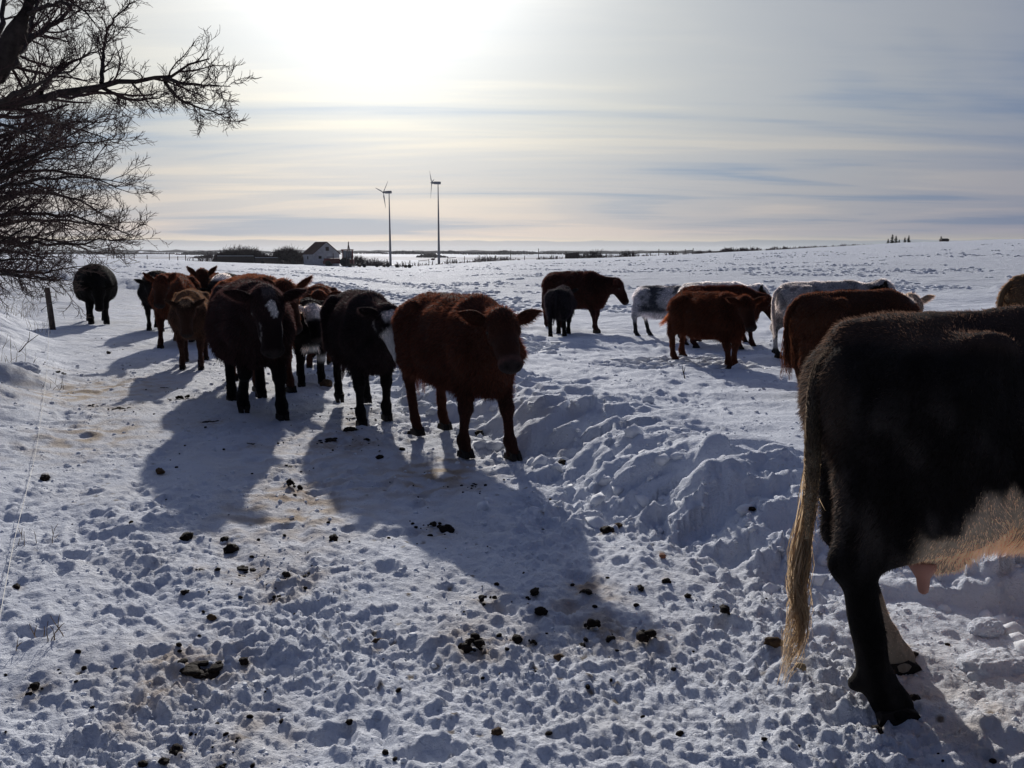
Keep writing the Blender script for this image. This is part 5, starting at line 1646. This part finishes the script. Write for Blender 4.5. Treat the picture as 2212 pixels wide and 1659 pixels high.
# two wind turbines
def turbine(label, xd, d, h, yaw, rot0, br):
    x, y, z = far_pt(xd, d)
    root = empty('wind_turbine', (x, y, z - 0.3))
    tag(root, label, 'wind turbine', 'pair of small wind turbines')
    mb = MB(); t = np.linspace(0, 1, 9)
    mb.tube([(0, 0, q * h) for q in t], 0.34 * (1 - t) + 0.10 * t, 16); mb.build('tower', M_STEEL, root, True)
    mb = MB(); mb.tube([(0, 0, 0), (0, 0, 0.5)], 0.9, 14); mb.build('foundation', M_STEEL, root)
    c, s_ = math.cos(yaw), math.sin(yaw)
    ax = np.array((c, s_, 0.0)); sdv = np.array((-s_, c, 0.0)); up = np.array((0, 0, 1.0))
    top = np.array((0, 0, h + 0.35))
    mb = MB(); mb.tube([top - ax * 0.7, top - ax * 0.6, top + ax * 0.9, top + ax * 1.3], [0.22, 0.36, 0.36, 0.22], 10); nac = mb.build('nacelle', M_STEEL, root, True)
    hub = top + ax * 1.6
    mb = MB(); mb.tube([top + ax * 1.3, hub, hub + ax * 0.35], [0.26, 0.26, 0.05], 10); hb = mb.build('hub', M_STEEL, root, True)
    for k in range(3):
        a = rot0 + k * 2 * math.pi / 3
        dr = sdv * math.sin(a) + up * math.cos(a)
        tn = np.cross(ax, dr)
        V = []; F = []
        st = [(0.15, 0.16, 0.10), (0.5, 0.18, 0.10), (1.0, 0.42, 0.08), (2.4, 0.30, 0.05), (br, 0.12, 0.02)]
        for (rr, ch, th) in st:
            tw = 0.5 * (1 - rr / br)
            cd = tn * math.cos(tw) + ax * math.sin(tw); nd = ax * math.cos(tw) - tn * math.sin(tw)
            p = hub + dr * rr + ax * 0.05 * rr * 0.4
            V += [p + cd * ch * 0.6, p + nd * th, p - cd * ch * 0.4, p - nd * th]
        for q in range(len(st) - 1):
            for j in range(4):
                F.append((q * 4 + j, q * 4 + (j + 1) % 4, (q + 1) * 4 + (j + 1) % 4, (q + 1) * 4 + j))
        F += [(3, 2, 1, 0), (16, 17, 18, 19)]
        mesh_np('blade', V, F, M_STEEL, root, True)


turbine('shorter wind turbine on a tapered steel tower, nearer the barn', 843, 228, 18.3, R(160), R(78), 4.0)
turbine('taller wind turbine on a tapered steel tower, farther right of the barn', 948, 228, 20.3, R(195), R(-38), 4.0)


def bush(label, xd, d, wm, h, n, seed, mat=M_BUSH, name='bare_bush', group='bare bushes beyond the field', cat='bush', up=1.0, zoff=0.0, depth=None):
    """thicket of thin upright stems that fan out and fork"""
    x, y, z = far_pt(xd, d)
    g = np.random.default_rng(seed)
    dep = depth or wm * 0.35
    r = max(0.010, d * 0.00020)
    n = int(n * 1.5)
    S = np.stack([g.uniform(-wm / 2, wm / 2, n), g.uniform(-dep / 2, dep / 2, n), np.zeros(n) - 0.2], -1)
    prof = 0.65 + 0.45 * noise2(S[:, 0] / (h * 1.3) + seed, S[:, 1] / h, seed)
    edge = np.clip(1.15 - (np.abs(S[:, 0]) / (wm / 2)) ** 3 * 0.8, 0.2, 1)
    L = h * np.clip(prof, 0.25, 1.2) * edge * g.uniform(0.7, 1.1, n)
    D = np.stack([g.normal(size=n) * 0.28, g.normal(size=n) * 0.25, np.full(n, up)], -1)
    P = paths(S, D, L, 4, 0.12, 0.05, g)
    V, F = tubes(P, np.full(n, r * 1.6), np.full(n, r * 0.6), 3)
    S2, C2, L2, r2 = spawn(P, np.full(n, r), L, 4, g, 0.25, ratio=(0.3, 0.5))
    P2 = paths(S2, C2, L2, 2, 0.15, 0.1, g)
    V2, F2 = tubes(P2, np.full(len(P2), r), np.full(len(P2), r * 0.5), 3)
    root = empty(name, (x, y, z + zoff))
    tag(root, label, cat, group)
    o = mesh_np('stems', V, F, mat, root); tag(o, kind='stuff')
    o = mesh_np('twigs', V2, F2, mat, root); tag(o, kind='stuff')


bush('long dense reddish thicket behind the board windbreaks, left of the barn', 558, 210, 21, 4.3, 1000, 701, depth=4, zoff=0.3)
bush('taller feathery thicket touching the left wall of the barn', 626, 209, 10, 3.9, 480, 702, zoff=0.2)
bush('thin pale bush at the left end of the windbreaks', 452, 218, 5, 3.0, 36, 703)
bush('low thicket right of the red tractor, behind the hoist', 788, 214, 7.5, 3.0, 150, 704)
bush('low scrub between the thicket and the shorter turbine', 822, 216, 4.5, 2.0, 60, 705)
for i, (xd, d, wm, h, n, lab) in enumerate((
        (868, 214, 4, 1.3, 26, 'sparse low scrub just right of the shorter turbine'), (905, 216, 5, 1.2, 26, 'sparse low scrub left of the taller turbine'),
        (990, 214, 8, 1.4, 50, 'low scrub row right of the taller turbine'), (1066, 212, 10, 1.9, 110, 'rounded grey scrub right of the two turbines'),
        (1105, 212, 5, 1.1, 30, 'thin scrub beside the tall fence post'), (1190, 212, 7, 1.5, 60, 'thin scrub left of the dark shed'),
        (1268, 205, 8, 2.5, 130, 'dark thicket against the right side of the dark shed'), (1305, 205, 8, 1.7, 80, 'lower end of the thicket right of the dark shed'),
        (1352, 205, 4.4, 2.4, 60, 'upright clump of bushes alone on the field edge'), (1395, 205, 7, 1.2, 40, 'thin low scrub along the right part of the fence'),
        (1462, 205, 6, 1.5, 50, 'scrub by the last fence rail'), (1525, 190, 6.0, 1.1, 60, 'reddish scrub past the end of the fence'),
        (1600, 189, 10, 1.35, 240, 'dark rounded grove on the skyline, right of centre'), (1700, 188, 9, 1.0, 180, 'low dark hedge where the hill begins to rise'),
        (1775, 187, 9, 0.85, 170, 'low hedge on the slope of the hill crest'), (1850, 186, 9, 0.8, 170, 'low hedge climbing to the spruces on the crest'))):
    bush(lab, xd, d, wm, h, n, 710 + i)


def spruce(label, xd, d, h, seed, zoff=-0.3):
    x, y, z = far_pt(xd, d)
    g = np.random.default_rng(seed)
    root = empty('spruce_tree', (x, y, z + zoff))
    tag(root, label, 'tree', 'spruces on the hill crest')
    mb = MB(); mb.tube([(0, 0, 0), (0, 0, h)], [0.12, 0.02], 6); mb.build('trunk', M_POST, root)
    V = []; F = []; off = 0
    n = 150
    for k in range(n):
        t = (k + g.random()) / n
        zz__ = h * (0.08 + 0.9 * t); rr = (1 - t * 0.8) * h * 0.36 * g.uniform(0.6, 1.15) + 0.05
        a = g.uniform(0, 6.28); c = np.array((math.cos(a), math.sin(a), 0)); s_ = np.array((-math.sin(a), math.cos(a), 0))
        w2 = 0.22 * rr + 0.06
        tip = c * rr + (0, 0, zz__ - 0.28 * rr)
        V += [(0, 0, zz__), tip * 1.0 + s_ * w2 * 0.1, c * rr * 0.55 + s_ * w2 + (0, 0, zz__ - 0.25 * rr), c * rr * 0.55 - s_ * w2 + (0, 0, zz__ - 0.25 * rr)]
        F += [(off, off + 2, off + 1), (off, off + 1, off + 3)]; off += 4
    o = mesh_np('crown', V, F, M_SPRUCE, root)
    tag(o, kind='stuff')


for i, (xd, h, lab) in enumerate(((1917, 1.6, 'short spruce at the left end of the crest group'), (1926, 2.5, 'tallest spruce on the left of the crest group'), (1934, 2.2, 'second spruce of the left crest pair'), (1941, 1.4, 'small spruce in the gap of the crest group'), (1953, 1.8, 'spruce left of the right crest clump'), (1961, 2.2, 'spruce at the right end of the crest group'), (2031, 1.9, 'lone spruce beside a small hut on the crest'))):
    spruce(lab, xd, 185, h, 800 + i)
x, y, z = far_pt(2038, 184)
root = empty('small_hut', (x, y, z - 0.1)); tag(root, 'tiny dark hut beside the lone spruce on the crest', 'hut')
mb = MB(); mb.box((0, 0, 0.45), (1.5, 1.0, 0.9)); mb.build('wall', M_RUST, root)
mb = MB(); mb.box((0, 0, 1.02), (1.7, 1.2, 0.26), taper=0.6); mb.build('roof', M_DARK, root)

# shed half hidden in scrub
x, y, z = far_pt(1236, 203)
root = empty('shed', (x, y, z - 0.1), R(-10)); tag(root, 'small dark shed with a sloping roof at the field edge right of centre', 'shed')
mb = MB(); mb.add([(-1.5, -1, 0), (1.5, -1, 0), (1.5, 1, 0), (-1.5, 1, 0), (-1.5, -1, 1.15), (1.5, -1, 1.5), (1.5, 1, 1.5), (-1.5, 1, 1.15)], [(0, 1, 5, 4), (1, 2, 6, 5), (2, 3, 7, 6), (3, 0, 4, 7)]); mb.build('wall', M_RUST, root)
mb = MB(); mb.add([(-1.7, -1.2, 1.14), (1.7, -1.2, 1.55), (1.7, 1.2, 1.55), (-1.7, 1.2, 1.14), (-1.7, -1.2, 1.24), (1.7, -1.2, 1.65), (1.7, 1.2, 1.65), (-1.7, 1.2, 1.24)], [(0, 3, 2, 1), (4, 5, 6, 7), (0, 1, 5, 4), (1, 2, 6, 5), (2, 3, 7, 6), (3, 0, 4, 7)]); mb.build('roof', M_DARK, root)

# board windbreaks left of the barn
for i, (xd, L_, h, lab) in enumerate(((508, 8.4, 1.75, 'long dark board windbreak, left one of two beside the thicket'), (575, 5.2, 1.55, 'shorter dark board windbreak with a snow-lined top rail'))):
    x, y, z = far_pt(xd, 206)
    root = empty('windbreak_fence', (x, y, z - 0.25), R(-3)); tag(root, lab, 'fence', 'board windbreaks by the farm')
    for k in range(5):
        mb = MB(); mb.box((-L_ / 2 + L_ * k / 4, 0.08, h / 2), (0.14, 0.14, h)); mb.build('post', M_POST, root)
    for k in range(5):
        mb = MB(); mb.box((0, -0.02, 0.18 + k * (h - 0.25) / 4.6), (L_, 0.06, 0.26)); mb.build('board', M_WOOD, root)
    mb = MB(); mb.box((0, -0.01, h + 0.04), (L_, 0.22, 0.07)); mb.build('snow_line', M_SNOWLUMP, root)

# post-and-wire fences
def fence(label, pts, d, h, rails=(), group='wire fences beyond the field', ptop=None):
    P = [far_pt(p, d) for p in pts]
    root = empty('wire_fence', P[0]); tag(root, label, 'fence', group)
    b = np.array(P[0])
    for i, p in enumerate(P):
        hh = h * (1.0 + 0.25 * math.sin(i * 2.4)) * (ptop.get(i, 1) if ptop else 1)
        mb = MB(); mb.tube([np.array(p) - b - (0, 0, 0.3), np.array(p) - b + (0.03, 0, hh)], 0.085, 6); mb.build('post', M_POST, root)
    for zz__ in (0.35, 0.75, 1.05):
        mb = MB(); mb.tube([np.array(p) - b + (0, 0, zz__ * h / 1.3) for p in P], 0.018, 4); mb.build('wire', M_POST, root)
    for a, c, zz__ in rails:
        mb = MB(); mb.tube([np.array(P[a]) - b + (0, 0, zz__), np.array(P[c]) - b + (0, 0, zz__ + 0.05)], 0.07, 5); mb.build('rail', M_POST, root)


fence('post and rail fence beyond the lane at the far left', [245, 251, 261, 268, 289, 317, 365, 383, 400, 436, 447], 196, 1.15, rails=((2, 3, 0.7), (3, 4, 0.65)), ptop={0: 2.0})
fence('long wire fence running right from the turbines along the field edge', [868, 885, 903, 926, 966, 985, 1003, 1036, 1070, 1103, 1133, 1163, 1192, 1222, 1262, 1300, 1345, 1380, 1405, 1423, 1460, 1480, 1497], 200, 1.25, rails=((2, 3, 1.25), (4, 5, 1.4), (21, 22, 0.9)), ptop={7: 1.6, 9: 1.7, 11: 1.6, 13: 1.5})

x, y, z = far_pt(418, 194)
root = empty('feeder_frame', (x, y, z - 0.1)); tag(root, 'open rounded metal cab frame standing alone left of the windbreaks', 'metal frame')
for yy_ in (-0.6, 0.6):
    mb = MB(); mb.tube(resample([(-1.3, yy_, 0), (-1.1, yy_, 0.7), (-0.8, yy_, 0.85), (0.8, yy_, 0.85), (1.1, yy_, 0.7), (1.2, yy_, 0)], 18)[0], 0.06, 6); mb.build('arch', M_RUST, root)
for px_ in (-0.1, 0.1):
    mb = MB(); mb.tube([(px_, -0.6, 0), (px_, -0.6, 0.85)], 0.05, 5); mb.build('upright', M_RUST, root)
mb = MB(); mb.box((0, 0, 0.12), (2.5, 1.2, 0.16)); mb.build('base', M_RUST, root)

x, y, z = far_pt(934, 205)
root = empty('hand_pump', (x, y, z - 0.1)); tag(root, 'small dark pump on a stand left of the taller turbine', 'pump')
mb = MB(); mb.tube([(0, 0, 0), (0.05, 0, 1.1)], 0.09, 6); mb.tube([(-0.3, 0, 0), (0, 0, 0.8)], 0.05, 5); mb.build('stand', M_RUST, root)
mb = MB(); V, F = lump((0.1, 0, 1.5), 0.42, 650, 0.6, 0.3, ICO2); mb.add(V, F); mb.tube([(0.3, 0, 1.6), (0.8, 0, 1.9)], 0.06, 5); mb.build('pump_head', M_RUST, root, True)

# far groves and hedges: single groves as things, the farthest as masses
def grove(label, xd, d, wm, h, seed):
    x, y, z = far_pt(xd, d)
    g = np.random.default_rng(seed)
    h = h * 0.55
    V = []; F = []; off = 0
    n = int(wm / h * 6) + 8
    for k in range(n):
        cx = g.uniform(-wm / 2, wm / 2); cy = g.uniform(-wm * 0.15, wm * 0.15)
        e = max(0.25, 1 - (abs(cx) / (wm / 2)) ** 2 * 0.7)
        hh = h * e * (0.7 + 0.4 * g.random()) * (0.8 + 0.5 * noise2(np.array([cx / (h * 4)]), np.array([seed * 1.7]), seed)[0])
        zb = gz(x + cx, y + cy) - z
        r = hh * 0.5
        v, f = I1
        v = v * (1 + 0.35 * noise3(v * 2.3 + k, seed))[:, None]
        V.append(v * np.array((r * 1.1, r, hh * 0.55)) + np.array((cx, cy, zb + hh * 0.42))); F.append(f + off); off += len(v)
    o = mesh_np('far_grove', np.concatenate(V), np.concatenate(F), M_BUSH, loc=(x, y, z))
    tag(o, label, 'grove', 'groves scattered over the far plain')


for i, (xd, d, wm, h, lab) in enumerate((
        (240, 1100, 60, 6, 'far grove nearest the tree at the left edge'), (300, 1250, 50, 6, 'second far grove from the left'), (345, 1250, 55, 7, 'third far grove from the left'), (432, 900, 48, 8, 'long far grove left of the reddish thicket'),
        (505, 620, 60, 9, 'wide dark grove behind the thicket left of the barn'), (640, 900, 60, 7, 'far grove showing just left of the barn roof'), (800, 1300, 60, 8, 'far grove between hoist and shorter turbine'), (880, 1000, 60, 8, 'far grove between the two turbines'),
        (935, 700, 26, 6, 'small far grove just left of the taller turbine'), (1000, 1100, 75, 9, 'far grove right of the taller turbine'), (1075, 1000, 80, 9, 'broad far grove behind the grey scrub'), (1130, 1500, 60, 9, 'far grove behind the tall fence post'),
        (1190, 1200, 75, 9, 'long far grove left of the dark shed'), (1250, 1500, 80, 8, 'far grove above the dark shed'), (1330, 1600, 90, 8, 'far grove above the upright clump'), (1420, 1800, 80, 8, 'far grove on the horizon left of the skyline grove'), (1490, 1800, 120, 9, 'far grove on the horizon before the skyline grove'), (1560, 1300, 70, 9, 'far grove peeping over the hill behind the scrub'))):
    grove(lab, xd, d, wm, h, 900 + i)

V = []; F = []; off = 0
g = np.random.default_rng(990)
for k in range(520):
    az = R(g.uniform(-34, 26)); d = g.uniform(1500, 4200)
    if noise2(np.array([az * 14]), np.array([d / 700]), 991)[0] < -0.05: continue
    x, y = d * math.sin(az), d * math.cos(az)
    v, f = ICO2 if k % 4 == 0 else ico(1)
    wdt = g.uniform(14, 70); hh = g.uniform(2.5, 5.5)
    V.append(v * np.array((wdt, 10, hh)) + np.array((x, y, gz(x, y)))); F.append(f + off); off += len(v)
o = mesh_np('far_woodland', np.concatenate(V), np.concatenate(F), M_BUSH)
tag(o, 'dark broken lines of woodland along the far horizon', 'woodland', kind='stuff')

# kicked-up clods of crusted snow lying over the field
g = np.random.default_rng(555)
nC = 30000
rr = 11 * (13.0 ** g.random(nC)); aa = np.radians(g.uniform(-31, 33, nC))
cx, cy = rr * np.sin(aa), rr * np.cos(aa)
keepc = (noise2(cx / 7 + 0.1 * cy, cy / 13, 556) + 0.5 * noise2(cx / 1.8, cy / 4, 557) > 0.28) & (cx > np.interp(cy, RF_Y, RF_X) + 1.0 - 0.5 * (cy > 60))
cx, cy, rr = cx[keepc][:6500], cy[keepc][:6500], rr[keepc][:6500]
sz = 0.028 + 0.05 * g.random(len(cx)) ** 2 + 0.0006 * rr * g.random(len(cx))
tr = np.array([gpt(x_, y_, 0.0) for x_, y_ in ((640, 577), (760, 590), (880, 604), (980, 622), (1060, 640), (1110, 652), (1150, 690))])
tr2 = np.array([gpt(x_, y_, 0.0) for x_, y_ in ((690, 600), (780, 622), (900, 640), (1010, 660), (1120, 700))])
for T_ in (tr, tr2):
    q_, _l = resample(np.column_stack([T_, np.zeros(len(T_))]), 700)
    q_[:, :2] += g.normal(size=(700, 2)) * np.array((0.35, 0.9))
    cx = np.concatenate([cx, q_[:, 0]]); cy = np.concatenate([cy, q_[:, 1]]); sz = np.concatenate([sz, 0.03 + 0.05 * g.random(700)])
cz = ground(cx, cy)
V0, F0 = I1
Vc = V0[None] * (1 + 0.28 * g.normal(size=(len(cx), len(V0), 1))) * sz[:, None, None] * np.array((1.6, 1.0, 0.7)) + np.stack([cx, cy, cz], -1)[:, None]
Fc = F0[None] + (np.arange(len(cx)) * len(V0))[:, None, None]
o = mesh_np('snow_clods', Vc.reshape(-1, 3), Fc.reshape(-1, 3), M_SNOWLUMP, smooth=False)
tag(o, 'broken crusts and clods of snow strewn over the open field', 'snow', kind='stuff')

# thin winter air over the plain
mh, th_ = new_mat('winter_air')
vol = th_.n('ShaderNodeVolumePrincipled')
vol.inputs['Color'].default_value = (0.86, 0.92, 1.0, 1)
vol.inputs['Density'].default_value = 0.00008
vol.inputs['Anisotropy'].default_value = 0.35
oh = th_.n('ShaderNodeOutputMaterial')
th_.l(vol.outputs[0], oh.inputs['Volume'])
mb = MB(); mb.box((0, 0, 5.0), (19000, 19000, 60.0)); o = mb.build('haze', mh)
tag(o, 'thin pale winter haze over the whole plain', 'haze', kind='stuff')
